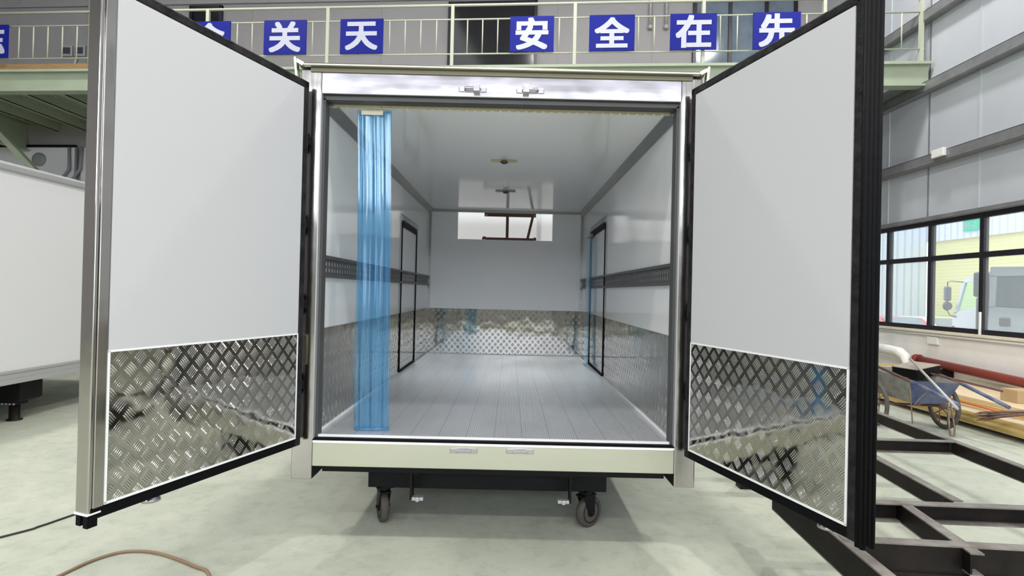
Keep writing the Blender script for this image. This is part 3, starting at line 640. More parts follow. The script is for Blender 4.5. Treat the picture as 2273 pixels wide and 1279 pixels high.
# rear doors, swung open.  local: u from hinge edge along the leaf, v from liner face to outer skin, z up
def door(hx, hy, ang, side, wd, zb, zt, label):
    a = math.radians(ang); e = Vector((math.cos(a), math.sin(a), 0))
    n = Vector((-e.y, e.x, 0)) if side < 0 else Vector((e.y, -e.x, 0))      # towards the inside face (the liner)
    if n.x * side > 0: n = -n
    H = Vector((hx, hy, 0))
    def T(u, v, z): return H + e * u - n * v + Vector((0, 0, z))
    def B(mb, u0, u1, v0, v1, z0, z1, m=0):
        return mb.hexa([T(u0, v0, z0), T(u1, v0, z0), T(u1, v1, z0), T(u0, v1, z0), T(u0, v0, z1), T(u1, v0, z1), T(u1, v1, z1), T(u0, v1, z1)], m)
    zk = 1.24
    ext = 0.05
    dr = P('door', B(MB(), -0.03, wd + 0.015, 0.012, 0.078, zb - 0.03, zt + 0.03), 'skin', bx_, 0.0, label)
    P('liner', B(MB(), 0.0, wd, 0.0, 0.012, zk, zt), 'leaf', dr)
    o = T(0.008, 0, zb + 0.008) if side > 0 else T(wd - 0.008, 0, zb + 0.008)
    eu = e if side > 0 else -e
    if (eu.cross(Vector((0, 0, 1)))).dot(n) < 0:
        eu = -eu; o = T(wd - 0.008, 0, zb + 0.008) if side > 0 else T(0.008, 0, zb + 0.008)
    P('kick_plate', MB().plate(o + n * 0.001, eu, (0, 0, 1), wd - 0.016, zk - zb - 0.014, 0.01), 'tread', dr, label='embossed aluminium tread plate')
    sl_ = MB()
    for u0, u1, z0, z1 in ((-0.002, 0.006, zb, zk), (wd - 0.006, wd + 0.002, zb, zk), (-0.002, wd + 0.002, zb - 0.002, zb + 0.008), (-0.002, wd + 0.002, zk - 0.007, zk + 0.001)): B(sl_, u0, u1, -0.002, 0.01, z0, z1)
    P('sealant_bead', sl_, 'seal', dr)
    # gasket: a channel profile along bottom, hinge side, top (and the free side on the right-hand leaf)
    gk = MB()
    B(gk, -0.045, wd + ext, 0.002, 0.03, zb - 0.048, zb); B(gk, -0.03, wd + ext, 0.03, 0.075, zb - 0.042, zb - 0.02)
    P('gasket', gk, 'rubber', dr, 0.006)
    g2 = MB(); B(g2, -0.045, wd + ext, 0.0, 0.03, zt, zt + 0.045); B(g2, -0.045, 0.0, 0.0, 0.028, zb - 0.048, zt + 0.045)
    P('gasket', g2, 'rubber_dusty', dr, 0.008)
    if side < 0:
        P('edge_frame', B(MB(), wd + 0.002, wd + 0.042, 0.0, 0.03, zb - 0.005, zt + 0.03), 'steel_v', dr, 0.003, 'stainless strip beside the liner')
        P('edge_frame', B(MB(), wd + 0.042, wd + 0.058, 0.004, 0.072, zb - 0.02, zt + 0.03), 'steel_v', dr, 0.004, 'stainless closing edge')
        P('end_seal', B(MB(), wd + 0.012, wd + 0.062, 0.0, 0.074, zb - 0.026, zb - 0.02), 'seal', dr)
        P('end_gasket', B(B(MB(), wd + 0.02, wd + 0.056, 0.006, 0.03, zb - 0.075, zb - 0.026), wd + 0.02, wd + 0.056, 0.046, 0.070, zb - 0.07, zb - 0.026), 'rubber', dr)
    else:
        g3 = MB(); B(g3, wd + 0.002, wd + 0.045, 0.0, 0.04, zb - 0.048, zt + 0.045)
        P('gasket', g3, 'rubber_dusty', dr, 0.006)
        g4 = MB()
        for k in range(4):
            v = 0.008 + k * 0.022
            g4.tube([T(wd + 0.046, v, zb - 0.06 - 0.012 * (k % 2)), T(wd + 0.046, v, zt + 0.03)], 0.0115, 10)
        P('ribbed_edge_seal', g4, 'rubber', dr)
    for zh in (0.94, 1.40, 1.86, 2.34):
        hh = MB(); B(hh, -0.042, 0.02, 0.032, 0.076, zh - 0.05, zh + 0.05)
        hh.bar(T(-0.02, 0.06, zh), Vector((math.copysign(1.10, hx), 0.0, zh)), 0.05, 0.03, (1, 0, 0)); hh.cyl(T(-0.035, 0.05, zh - 0.06), T(-0.035, 0.05, zh + 0.06), 0.014, 12)
        P('hinge', hh, 'black', dr, 0.004)
    # locking rod on the outer skin with a cam at its foot
    lu = wd * 0.74 if side < 0 else wd * 0.82
    lk = MB().cyl(T(lu, 0.105, zb - 0.05), T(lu, 0.105, zt + 0.03), 0.013, 12)
    lk.lathe(T(lu, 0.105, zb - 0.095), (0, 0, 1), [(0, 0.038), (0.012, 0.036), (0.03, 0.022), (0.055, 0.026), (0.06, 0.02)], 18)
    for z in (zb + 0.15, zb + 0.95, zt - 0.2): B(lk, lu - 0.03, lu + 0.03, 0.078, 0.118, z - 0.02, z + 0.02)
    lr = P('lock_rod', lk, 'steel', dr)
    P('lock_handle', MB().tube([T(lu, 0.115, 1.15), T(lu - 0.06, 0.135, 1.15), T(lu - 0.38, 0.135, 1.12), T(lu - 0.40, 0.12, 1.12)], 0.011, 10), 'steel', lr)
    if side < 0:
        P('hold_back_hook', MB().tube([T(-0.028, 0.04, 1.22), T(-0.05, 0.02, 1.22), T(-0.05, 0.02, 1.05), T(-0.028, 0.04, 1.05)], 0.006, 8), 'gold', dr)
    return dr
door(-1.10, -0.10, -110.08, -1, 1.015, 0.656, 2.614, 'left rear door leaf with stainless closing edge')
door(1.088, -0.10, -73.6, 1, 1.003, 0.640, 2.625, 'right rear door leaf with black ribbed edge seal')

# ================================================================== STRIP CURTAINS
def strip_sheet(xa, xb, y, z0, z1, seed, amp=0.006, nx=34, nz=40):
    rnd = random.Random(seed); ph = [rnd.uniform(0, 6.28) for _ in range(5)]; s = MB()
    for side in (0, 1):
        for j in range(nz + 1):
            for i in range(nx + 1):
                f = i / nx; g = j / nz
                off = amp * (math.sin(f * 17 + ph[0] + 0.6 * math.sin(g * 5 + ph[1])) + 0.6 * math.sin(f * 39 + ph[2] + g * 2) + 0.35 * math.sin(f * 71 + ph[3]))
                wv = 0.006 * math.sin(g * 6 + ph[4])
                s.v.append(Vector((xa + (xb - xa) * f + wv - 0.018 * (g - 1) * -1 * 0, y + off + 0.0025 * side, z0 + (z1 - z0) * g)))
    N = (nx + 1) * (nz + 1)
    for j in range(nz):
        for i in range(nx):
            a = j * (nx + 1) + i; q = (a, a + 1, a + nx + 2, a + nx + 1)
            s.face(q, 0, True); s.face([N + k for k in q[::-1]], 0, True)
    for j in range(nz):
        for i in (0, nx):
            a = j * (nx + 1) + i; b_ = a + nx + 1; s.face((a, b_, b_ + N, a + N), 0)
    return s
st = thing('strip_curtain', (-0.77, 0.15, 0.645), 'clear blue plastic strip hanging from the notched rail inside the rear opening', 'curtain')
sk = strip_sheet(-0.872, -0.664, 0.148, 0.65, 2.575, 3)
sk.map(lambda p: (p.x + 0.028 * (2.575 - p.z) / 1.93, p.y, p.z)).build('strip', 'strip', st)
s2 = strip_sheet(-0.866, -0.670, 0.166, 0.652, 2.572, 8, 0.004)
s2.map(lambda p: (p.x + 0.028 * (2.575 - p.z) / 1.93, p.y, p.z)).build('strip', 'strip', st)
hb = MB().box(-0.846, -0.715, 0.138, 0.146, 2.545, 2.578)
hb.build('hanger_plate', 'cream', st, 0.002)
fo = MB(); fo.tube([(-0.842, 0.15, 0.653), (-0.77, 0.146, 0.655), (-0.70, 0.15, 0.656), (-0.632, 0.152, 0.659)], 0.010, 10)
fo.build('folded_hem', 'strip', st)

sb = thing('strip_curtain', (1.0, 3.4, 0.645), 'narrow blue plastic strip curtain bunched at the side door in the right wall', 'curtain')
for k in range(4):
    y = 3.30 + k * 0.055; q = MB(); xo = 1.018 - 0.014 * (k % 2)
    pts = [(xo, y, 2.19), (xo - 0.004, y, 1.9), (xo - 0.010, y, 1.2), (xo - 0.012, y, 0.72), (xo - 0.02, y - 0.01, 0.655)]
    for (p0, p1) in zip(pts, pts[1:]): q.bar(p0, p1, 0.003, 0.09, (0, 1, 0))
    q.build('strip', 'strip', sb)
MB().box(0.985, 1.03, 3.24, 3.52, 2.17, 2.20).build('hanger_plate', 'alu', sb)
MB().tube([(0.985, 3.26, 0.652), (0.975, 3.36, 0.655), (0.99, 3.50, 0.652)], 0.011, 8).build('folded_hem', 'strip', sb)

# ================================================================== TROLLEY UNDER THE BOX
def caster(parent, x, y, ang, top, R=0.10):
    """swivel caster: plate, fork and wheel"""
    c = Vector((x, y, 0)); ca, sa = math.cos(ang), math.sin(ang); off = 0.035
    def T(p): return (x + p[0] * ca - p[1] * sa, y + p[0] * sa + p[1] * ca, p[2])
    f = MB(); f.box(-0.055, 0.055, -0.055, 0.055, top - 0.012, top); f.cyl((0, 0, top - 0.035), (0, 0, top - 0.012), 0.04, 16)
    f.box(-0.034, 0.034, -0.05, 0.07, top - 0.045, top - 0.035)
    for s in (-1, 1): f.hexa([(s * 0.034, -0.04, top - 0.045), (s * 0.029, -0.04, top - 0.045), (s * 0.029, 0.06, top - 0.045), (s * 0.034, 0.06, top - 0.045), (s * 0.034, off - 0.02, R - 0.02), (s * 0.029, off - 0.02, R - 0.02), (s * 0.029, off + 0.02, R - 0.02), (s * 0.034, off + 0.02, R - 0.02)])
    f.cyl((-0.045, off, R), (0.045, off, R), 0.010, 10)
    o = f.map(T).build('caster', 'black', parent)
    wv = MB().lathe((0, off, R), (1, 0, 0), [(-0.024, R * 0.66), (-0.026, R * 0.86), (-0.018, R * 0.97), (0, R), (0.018, R * 0.97), (0.026, R * 0.86), (0.024, R * 0.66)], 32)
    wo = wv.map(T).build('wheel', 'caster', o)
    hb_ = MB().lathe((0, off, R), (1, 0, 0), [(-0.028, 0.022), (-0.028, 0.03), (-0.016, 0.034), (-0.012, R * 0.60), (-0.026, R * 0.64), (-0.026, R * 0.69), (0.026, R * 0.69), (0.026, R * 0.64), (0.012, R * 0.60), (0.016, 0.034), (0.028, 0.03), (0.028, 0.022)], 28)
    hb_.map(T).build('hub', 'black', wo)
    return o
tr = thing('trolley', (0, 1.6, 0), 'low black steel trolley on casters carrying the open truck box', 'trolley')
t_ = MB(); t_.box(-0.79, 0.71, 0.30, 0.42, 0.25, 0.425); t_.box(-0.79, 0.71, 3.2, 3.32, 0.25, 0.425)
for xx in (-0.79, 0.59): t_.box(xx, xx + 0.12, 0.42, 3.2, 0.25, 0.425)
t_.box(-0.55, -0.45, 0.20, 4.0, 0.36, 0.46); t_.box(0.40, 0.50, 0.20, 4.0, 0.36, 0.46)
t_.build('frame', 'black', tr, 0.004)
caster(tr, -0.70, 0.36, math.radians(24), 0.25); caster(tr, 0.585, 0.36, math.radians(-52), 0.25)
caster(tr, -0.70, 3.26, 0.3, 0.25); caster(tr, 0.62, 3.26, -0.2, 0.25)
for xx, s in ((-0.50, 1), (0.47, -1)):
    bk = MB().box(xx - 0.006, xx + 0.006, 0.18, 0.26, 0.22, 0.425); bk.build('tie_bracket', 'darksteel', tr)
    hk = MB().box(min(xx, xx + s * 0.075), max(xx, xx + s * 0.075), 0.185, 0.225, 0.215, 0.235); hk.lathe((xx + s * 0.04, 0.185, 0.225), (0, -1, 0), [(0, 0.016), (0.01, 0.014)], 12)
    hk.build('tie_hook', 'aluside', tr, 0.003)

# ================================================================== OTHER TRUCK BOXES
ob = thing('truck_box', (-6.1, 2.9, 0.43), 'closed white truck box with aluminium rails on the left, behind the open left door', 'truck box', None)
MB().box(-7.2, -5.02, 0.6, 5.0, 0.50, 2.62).build('shell', 'frp_matt', ob)
sr = MB().box(-5.03, -4.985, 0.58, 5.02, 2.605, 2.665); sr.prism([(-5.02, 2.665), (-5.06, 2.70), (-7.16, 2.70), (-7.2, 2.665)], lambda a, c, t: (a, t, c), 0.58, 5.02); sr.build('top_rail', 'aluside', ob, 0.01)
br = MB().box(-5.03, -4.985, 0.58, 5.02, 0.435, 0.49).box(-5.03, -4.99, 0.58, 5.02, 0.49, 0.545).box(-5.03, -4.982, 0.58, 5.02, 0.545, 0.575); br.box(-7.2, -5.0, 0.6, 5.0, 0.435, 0.50); br.build('bottom_rail', 'aluside', ob, 0.004)
MB().box(-5.05, -4.99, 4.97, 5.03, 0.435, 2.66).build('corner_post', 'aluside', ob, 0.01)
tr2 = thing('trolley', (-6.1, 2.8, 0), 'black steel trolley with a short screw leg under the closed left truck box', 'trolley')
q = MB(); q.box(-7.0, -5.16, 2.62, 2.90, 0.20, 0.43); q.prism([(-5.16, 0.20), (-5.16, 0.43), (-5.06, 0.43), (-5.06, 0.235), (-5.10, 0.21)], lambda a, c, t: (a, t, c), 2.62, 2.90); q.box(-7.0, -6.6, 4.4, 4.6, 0.25, 0.43); q.box(-6.95, -6.75, 2.9, 4.4, 0.25, 0.43)
q.build('frame', 'black', tr2, 0.006)
jl = MB().box(-5.29, -5.13, 2.66, 2.80, 0.175, 0.20); jl.lathe((-5.21, 2.73, 0.0), (0, 0, 1), [(0, 0.07), (0.012, 0.07), (0.014, 0.048), (0.18, 0.048)], 18)
jo = jl.build('screw_leg', 'darksteel', tr2)
for k in range(4): MB().cyl((-5.27 + k * 0.04, 2.66, 0.187), (-5.27 + k * 0.04, 2.645, 0.187), 0.011, 8).build('bolt', 'aluside', jo)
for cx, cy in ((-6.85, 2.76), (-6.85, 4.5)): caster(tr2, cx, cy, 0.2, 0.25 if cy > 4 else 0.20, 0.085 if cy > 4 else 0.075)

fb = thing('truck_box', (0, 6.7, 0.4), 'white truck box parked ahead, glimpsed through the front opening of the open box', 'truck box')
MB().box(-1.16, 1.16, 5.35, 5.42, 0.45, 2.95).box(-1.16, 1.16, 5.42, 6.3, 0.45, 2.95).build('shell', 'frp_matt', fb)
MB().box(0.47, 0.53, 5.335, 5.35, 0.45, 2.95).build('seam_trim', 'aluside', fb)
MB().box(-1.18, 1.18, 5.33, 6.32, 0.40, 0.45).build('bottom_rail', 'aluside', fb)
tr3 = thing('trolley', (0, 5.9, 0), 'black trolley under the white box parked ahead', 'trolley')
MB().box(-0.8, 0.8, 5.45, 6.2, 0.22, 0.40).build('frame', 'black', tr3)
for cx in (-0.65, 0.65):
    for cy in (5.55, 6.08): caster(tr3, cx, cy, 0.1, 0.22, 0.085)

# ================================================================== RAILING AND SLOGAN BOARDS
rl = thing('railing', (-4, mz(-4, 0), 5.49), 'pale cream-green steel railing along the edge of the mezzanine', 'railing')
def mt(b, x0, x1, z, r, off=0.0):
    b.tube([(x0, mz(x0, off), z), (x1, mz(x1, off), z)], r, 8)
for z, r in ((6.60, 0.024), (6.345, 0.014), (5.725, 0.014)):
    b = MB(); mt(b, -15.9, 6.92, z, r); b.build('handrail' if z > 6.5 else 'rail', 'rail', rl)
posts = [-14.9, -12.6, -10.3, -7.94, -5.65, -3.36, -1.07, 1.10, 3.30, 5.30, 6.86]
for x in posts:
    MB().box(x - 0.028, x + 0.028, mz(x, -0.028), mz(x, 0.028), 5.485, 6.60).build('post', 'rail', rl)
for a, b_ in zip(posts, posts[1:]):
    n = max(1, round((b_ - a) / 0.285)); 
    for i in range(1, n):
        x = a + (b_ - a) * i / n
        MB().cyl((x, mz(x, 0), 5.725), (x, mz(x, 0), 6.345), 0.011, 8).build('baluster', 'rail', rl)
signs = [('忘', -10.28, -9.58, 'leftmost blue slogan board, white character for forget, cut by the frame edge'),
         ('命', -5.98, -5.18, 'blue slogan board half hidden by the left door, white character for life'),
         ('关', -4.53, -3.74, 'blue slogan board with the white character for concern, above the left corner of the box'),
         ('天', -3.10, -2.32, 'blue slogan board with the white character for sky'),
         ('安', -0.03, 0.73, 'blue slogan board with the white character for peace, before the dark doorway'),
         ('全', 1.35, 2.12, 'blue slogan board with the white character for whole'),
         ('在', 2.73, 3.50, 'blue slogan board with the white character meaning at, left of the half-hidden one'),
         ('先', 4.11, 4.88, 'blue slogan board cut by the open right door, white character for first')]
for ch, xa, xb, lb in signs:
    xm = (xa + xb) / 2; c = Vector((xm, mz(xm, -0.06), 6.04))
    s = thing('slogan_board', (c.x, c.y, 5.725), lb, 'sign', 'blue slogan boards on the railing')
    hw = (xb - xa) / 2 + 0.005; b = MB()
    b.hexa([c - EU * hw + EN * -0.012 + Vector((0, 0, -0.315)), c + EU * hw + EN * -0.012 + Vector((0, 0, -0.315)), c + EU * hw + EN * 0.012 + Vector((0, 0, -0.315)), c - EU * hw + EN * 0.012 + Vector((0, 0, -0.315)),
            c - EU * hw + EN * -0.012 + Vector((0, 0, 0.31)), c + EU * hw + EN * -0.012 + Vector((0, 0, 0.31)), c + EU * hw + EN * 0.012 + Vector((0, 0, 0.31)), c - EU * hw + EN * 0.012 + Vector((0, 0, 0.31))])
    b.build('board', 'sign_blue', s)
    glyph('character', ch, 'sign_white', s, 0.60 if ch not in '安' else 0.575, c + EN * 0.012, EU, (0, 0, 1), EN, 0.006, 0.030, 0.93)
# timber lying along the deck edge on the left
tb = MB(); mzbox(tb, -12.5, -7.0, 0.035, 0.13, 5.49, 5.64)
tag(tb.build('timber_beam', 'wood'), 'long brown timber lying on the mezzanine deck behind the railing posts', 'timber')

# fittings on the back wall
def onb(x, off, z): return Vector((x, mz(x, 3.2 - off), z))
eb = thing('switch_box', onb(-11.0, 0.1, 7.15), 'pair of grey switch boxes beside the pipe on the upper back wall', 'switch box')
for xx in (-11.18, -10.84):
    p = onb(xx, 0.05, 7.3); MB().box(xx - 0.13, xx + 0.13, p.y - 0.05, p.y + 0.04, 7.14, 7.42).build('housing', 'aluside', eb, 0.01)
    MB().box(xx - 0.09, xx + 0.09, p.y - 0.056, p.y - 0.05, 7.2, 7.36).build('display', 'screen', eb)
MB().tube([onb(-10.95, 0.05, 7.14), onb(-11.0, 0.05, 6.95), onb(-11.35, 0.05, 6.5), onb(-11.4, 0.05, 5.5)], 0.03, 8).build('conduit', 'galv', eb)
tag(MB().tube([onb(-10.58, 0.08, 5.5), onb(-10.58, 0.08, 9.7)], 0.055, 12).build('downpipe', 'rail'), 'cream vertical pipe on the upper back wall left of the open left door', 'pipe')
for k, xx in enumerate((3.16, 3.52)):
    tg = MB().tube([onb(xx, 0.06, 9.4), onb(xx, 0.06, 7.72)], 0.032, 10); tg.lathe(onb(xx, 0.06, 7.72), (0, 0, -1), [(0, 0.05), (0.06, 0.055), (0.09, 0.03)], 14)
    tag(tg.build('hanging_pipe', 'galv'), ('left' if k == 0 else 'right') + ' one of two grey pipe ends hanging on the upper back wall', 'pipe', 'hanging pipe ends')
vf = MB().lathe(onb(-11.86, 0.05, 4.55), (0.0, -1, 0), [(0, 0.17), (0.04, 0.17), (0.06, 0.12), (0.06, 0.02)], 20)
tag(vf.build('wall_vent', 'grey_plastic'), 'round grey vent on the white wall lining under the mezzanine', 'vent')
cbm = MB().tube([onb(-11.05, 0.08, 4.86), onb(-11.02, 0.1, 4.3), onb(-11.25, 0.12, 4.0), onb(-11.42, 0.12, 4.08)], 0.035, 8); cbm.tube([onb(-10.86, 0.08, 4.86), onb(-10.86, 0.08, 3.3)], 0.03, 8); cbm.tube([onb(-10.7, 0.1, 4.86), onb(-10.72, 0.12, 4.3), onb(-10.9, 0.12, 4.05), onb(-11.25, 0.12, 4.0)], 0.035, 8)
cbm.box(-11.5, -11.38, onb(-11.44, 0.16, 0).y, onb(-11.44, 0.06, 0).y, 4.02, 4.14)
tag(cbm.build('cable_bundle', 'grey_plastic'), 'dark cables looping down the wall lining under the mezzanine', 'cable')
jb = MB().box(XR - 0.19, XR - 0.13, 5.38, 5.62, 3.80, 3.93)
tag(jb.build('junction_box', 'junction', None, 0.008), 'small white box fixed to the grey girt high on the right wall', 'junction box')
sw = MB().box(XR - 0.035, XR, 5.62, 5.84, 0.80, 0.92)
tag(sw.build('socket_box', 'junction', None, 0.006), 'white wall socket box under the window ledge', 'socket box')
tag(MB().tube([(XR - 0.02, -3, 0.945), (XR - 0.02, 7.5, 0.945)], 0.018, 8).build('cable_trunking', 'junction'), 'thin white conduit running under the window ledge', 'conduit')

# ================================================================== HANDCART AND CLUTTER ON THE RIGHT
hc = thing('handcart', (4.9, 3.3, 0), 'two-wheeled blue and grey mortar handcart tipped onto its prop leg', 'handcart')
def loft(a, b, m=0):
    s = MB(); n = len(a); s.v += [Vector(p) for p in a] + [Vector(p) for p in b]
    for i in range(n): s.face((i, (i + 1) % n, n + (i + 1) % n, n + i), m)
    return s
tub = MB()
top_o = [(4.585, 2.97, 0.595), (5.135, 2.95, 0.590), (5.16, 3.72, 0.66), (4.56, 3.74, 0.67)]
bot_o = [(4.66, 3.05, 0.335), (5.04, 3.04, 0.335), (5.06, 3.58, 0.36), (4.64, 3.60, 0.36)]
cc = Vector((4.86, 3.35, 0))
top_i = [Vector(p) + (cc - Vector((p[0], p[1], 0))).normalized() * 0.02 for p in top_o]; bot_i = [Vector(p) + (cc - Vector((p[0], p[1], 0))).normalized() * 0.02 + Vector((0, 0, 0.015)) for p in bot_o]
V = [Vector(p) for p in top_o + bot_o] + top_i + bot_i; tub.v = V
for i in range(4):
    j = (i + 1) % 4
    tub.face((i, j, 4 + j, 4 + i), 0 if i == 0 else 1); tub.face((8 + i, 12 + i, 12 + j, 8 + j), 1); tub.face((i, 8 + i, 8 + j, j), 0)
tub.face((4, 5, 6, 7), 1); tub.face((12, 15, 14, 13), 1)
tub.build('tub', ['cartblue', 'cartgrey'], hc)
MB().prism([(4.66, 3.1), (5.06, 3.1), (5.08, 3.62), (4.64, 3.62)], lambda a, c, t: (a, c, t), 0.40, 0.54).build('mortar', 'cartgrey', hc)
for h0, h1, h2 in (((4.60, 3.62, 0.70), (4.585, 2.97, 0.60), (4.68, 2.42, 0.45)), ((5.27, 3.62, 0.66), (5.15, 2.97, 0.585), (5.15, 2.37, 0.445))):
    h0, h1, h2 = Vector(h0), Vector(h1), Vector(h2)
    ho = MB().tube([h0, h1, h1.lerp(h2, 0.55)], 0.016, 10).build('handle', 'rust', hc)
    MB().tube([h1 + Vector((0, -0.02, -0.002)), h2], 0.020, 10).build('grip', 'grip', ho)
for k, (cx, yy_, tilt) in enumerate(((4.50, 3.42, 0.10), (5.23, 3.30, 0.10))):
    Rw = 0.265; c = Vector((cx, yy_, Rw)); ax = Vector((math.cos(tilt), -math.sin(tilt), 0)); fwd = Vector((math.sin(tilt), math.cos(tilt), 0))
    ring = [c + fwd * (0.228 * math.cos(2 * PI * i / 36)) + Vector((0, 0, 0.228 * math.sin(2 * PI * i / 36))) for i in range(36)]
    wr = MB().tube(ring, 0.016, 8, 0, False, True); wr.lathe(c - ax * 0.05, ax, [(0, 0.02), (0.01, 0.035), (0.09, 0.035), (0.1, 0.02)], 14)
    for i in range(10):
        t = 2 * PI * i / 10; pr_ = c + fwd * (0.225 * math.cos(t)) + Vector((0, 0, 0.225 * math.sin(t)))
        wr.tube([c + ax * (0.04 if i % 2 else -0.04) + (pr_ - c) * 0.12, pr_], 0.006, 6)
    wo = wr.build('wheel', 'rim', hc)
    ring = [c + fwd * (0.243 * math.cos(2 * PI * i / 40)) + Vector((0, 0, 0.243 * math.sin(2 * PI * i / 40))) for i in range(40)]
    MB().tube(ring, 0.024, 10, 0, False, True).build('tyre', 'tyre', wo)
MB().cyl((4.46, 3.42, 0.265), (5.27, 3.30, 0.265), 0.014, 10).build('axle', 'rust', hc)
fk = MB(); fk.tube([(4.72, 3.0, 0.33), (4.72, 3.3, 0.28)], 0.012, 8); fk.tube([(5.0, 3.0, 0.33), (5.0, 3.3, 0.28)], 0.012, 8); fk.build('bracket', 'rust', hc)
MB().tube([(5.02, 2.98, 0.36), (5.0, 2.93, 0.10), (5.01, 2.92, 0.012), (5.05, 2.92, 0.012), (5.06, 2.93, 0.10), (5.05, 2.98, 0.36)], 0.010, 8).build('prop_leg', 'rim', hc)
MB().tube([(4.60, 2.99, 0.52), (4.62, 2.96, 0.02)], 0.007, 8).tube([(4.62, 2.96, 0.33), (4.78, 2.97, 0.50)], 0.006, 8).build('prop_leg', 'rim', hc)
bxx = thing('box', (4.95, 3.6, 0.62), 'shallow dark box with dull tan lid lying tilted in the handcart', 'box')
Rb = Matrix.Rotation(math.radians(14), 3, 'Z') @ Matrix.Rotation(math.radians(-9), 3, 'Y')
def bT(p): return Vector((5.04, 3.48, 0.605)) + Rb @ Vector(p)
MB().box(-0.17, 0.18, -0.15, 0.17, 0, 0.105).map(bT).build('body', 'black', bxx)
MB().box(-0.175, 0.185, -0.155, 0.175, 0.105, 0.113).map(bT).build('lid', 'lid', bxx)
tag(MB().tube([(4.97, 3.50, 0.795), (4.585, 2.32, 0.43)], 0.014, 10).build('tool_handle', 'galv'), 'pale grey tool handle leaning diagonally across the handcart', 'tool')
tag(MB().bar((5.05, 3.45, 0.66), (5.42, 2.74, 0.545), 0.022, 0.018).build('iron_bar', 'rust'), 'thin rusty iron bar jutting out over the right side of the handcart', 'iron bar')

# plywood sheets, one object each
zq = 0.06
for yy_, lb in ((2.62, 'nearest the broom'), (3.85, 'in the middle'), (5.0, 'at the end by the crate')):
    tag(MB().box(5.62, 6.75, yy_, yy_ + 0.08, 0.0, 0.06).build('timber_bearer', 'wood'), 'timber bearer under the plywood stack, ' + lb, 'timber', 'bearers under the plywood')
ords = ['lowest', 'second from the bottom', 'third from the bottom', 'fourth from the bottom', 'fifth from the bottom', 'sixth from the bottom', 'topmost of the wide lower pile']
for k in range(7):
    dx = random.uniform(-0.025, 0.025); dy = random.uniform(-0.05, 0.05); b = MB().box(5.57 + dx, 6.72 + dx, 2.55 + dy, 5.15 + dy, zq, zq + 0.019); b.rot((6.1, 3.8, 0), random.uniform(-0.008, 0.008))
    tag(b.build('plywood_sheet', 'ply' if k % 3 else 'ply_pale'), 'yellow-edged plywood sheet by the right wall, ' + ords[k], 'plywood sheet', 'plywood sheets of the lower pile'); zq += 0.0205
for k in range(5):
    dx = random.uniform(-0.03, 0.03); b = MB().box(5.80 + dx + 0.02 * k, 6.74, 2.5 + 0.02 * k, 4.8 + dx, zq, zq + 0.019); b.rot((6.1, 3.8, 0), random.uniform(-0.02, 0.01))
    tag(b.build('plywood_sheet', ('ply_pale', 'ply', 'ply', 'ply_pale', 'ply_pale')[k]), 'narrower plywood sheet of the upper pile by the right wall, ' + ('lowest', 'second', 'third', 'fourth', 'topmost')[k] + ' of five', 'plywood sheet', 'plywood sheets of the upper pile'); zq += 0.0205
tag(MB().tube([(5.74, 3.95, zq - 0.045), (5.70, 2.9, zq - 0.05)], 0.012, 8).build('orange_rod', 'orange'), 'orange rod lying on the front ledge of the plywood stack', 'rod')
tag(MB().box(6.15, 6.42, 3.35, 3.58, zq, zq + 0.15).build('cardboard_box', 'cardboard', None, 0.004), 'small tan cardboard box standing on the plywood stack', 'box')
bn = MB()
for k in range(46):
    a = Vector((5.62, 2.60, zq + 0.05)) + Vector([random.uniform(-0.02, 0.02) for _ in range(3)]); b_ = Vector((5.28, 2.86, zq - 0.06)) + Vector((random.uniform(-0.07, 0.07), random.uniform(-0.05, 0.05), random.uniform(-0.05, 0.05)))
    bn.tube([a, a.lerp(b_, 0.5) + Vector((0, 0, random.uniform(0, 0.02))), b_], [0.008, 0.007, 0.003], 5)
bro = thing('twig_broom', (5.5, 2.7, zq), 'brown twig broom lying at the right edge on the plywood stack', 'broom')
bn.build('bristles', 'twig', bro)
MB().tube([(5.60, 2.61, zq + 0.04), (6.4, 2.1, zq + 0.10)], 0.013, 8).build('handle', 'wood', bro)
# crate and planks at the far end of the stack
cr_ = MB()
for z0 in (0.0, 0.14, 0.28): cr_.box(6.02, 6.05, 5.35, 6.35, z0, z0 + 0.12); cr_.box(6.70, 6.73, 5.35, 6.35, z0, z0 + 0.12); cr_.box(6.05, 6.70, 5.35, 5.38, z0, z0 + 0.12); cr_.box(6.05, 6.70, 6.32, 6.35, z0, z0 + 0.12)
cr_.box(6.05, 6.70, 5.38, 6.32, 0.0, 0.02)
tag(cr_.build('crate', 'ply_pale'), 'slatted wooden crate at the far end of the plywood stack', 'crate')
for k in range(3): tag(MB().box(5.96 + 0.02 * k, 6.6, 5.3 + 0.3 * k, 5.52 + 0.3 * k, 0.40, 0.425).rot((6.2, 5.5, 0), 0.05 * k).build('plank', 'ply' if k != 1 else 'ply_pale'), 'short plank laid across the crate, ' + ('nearest the handcart', 'between two others', 'furthest from the handcart')[k], 'plank', 'planks on the crate')
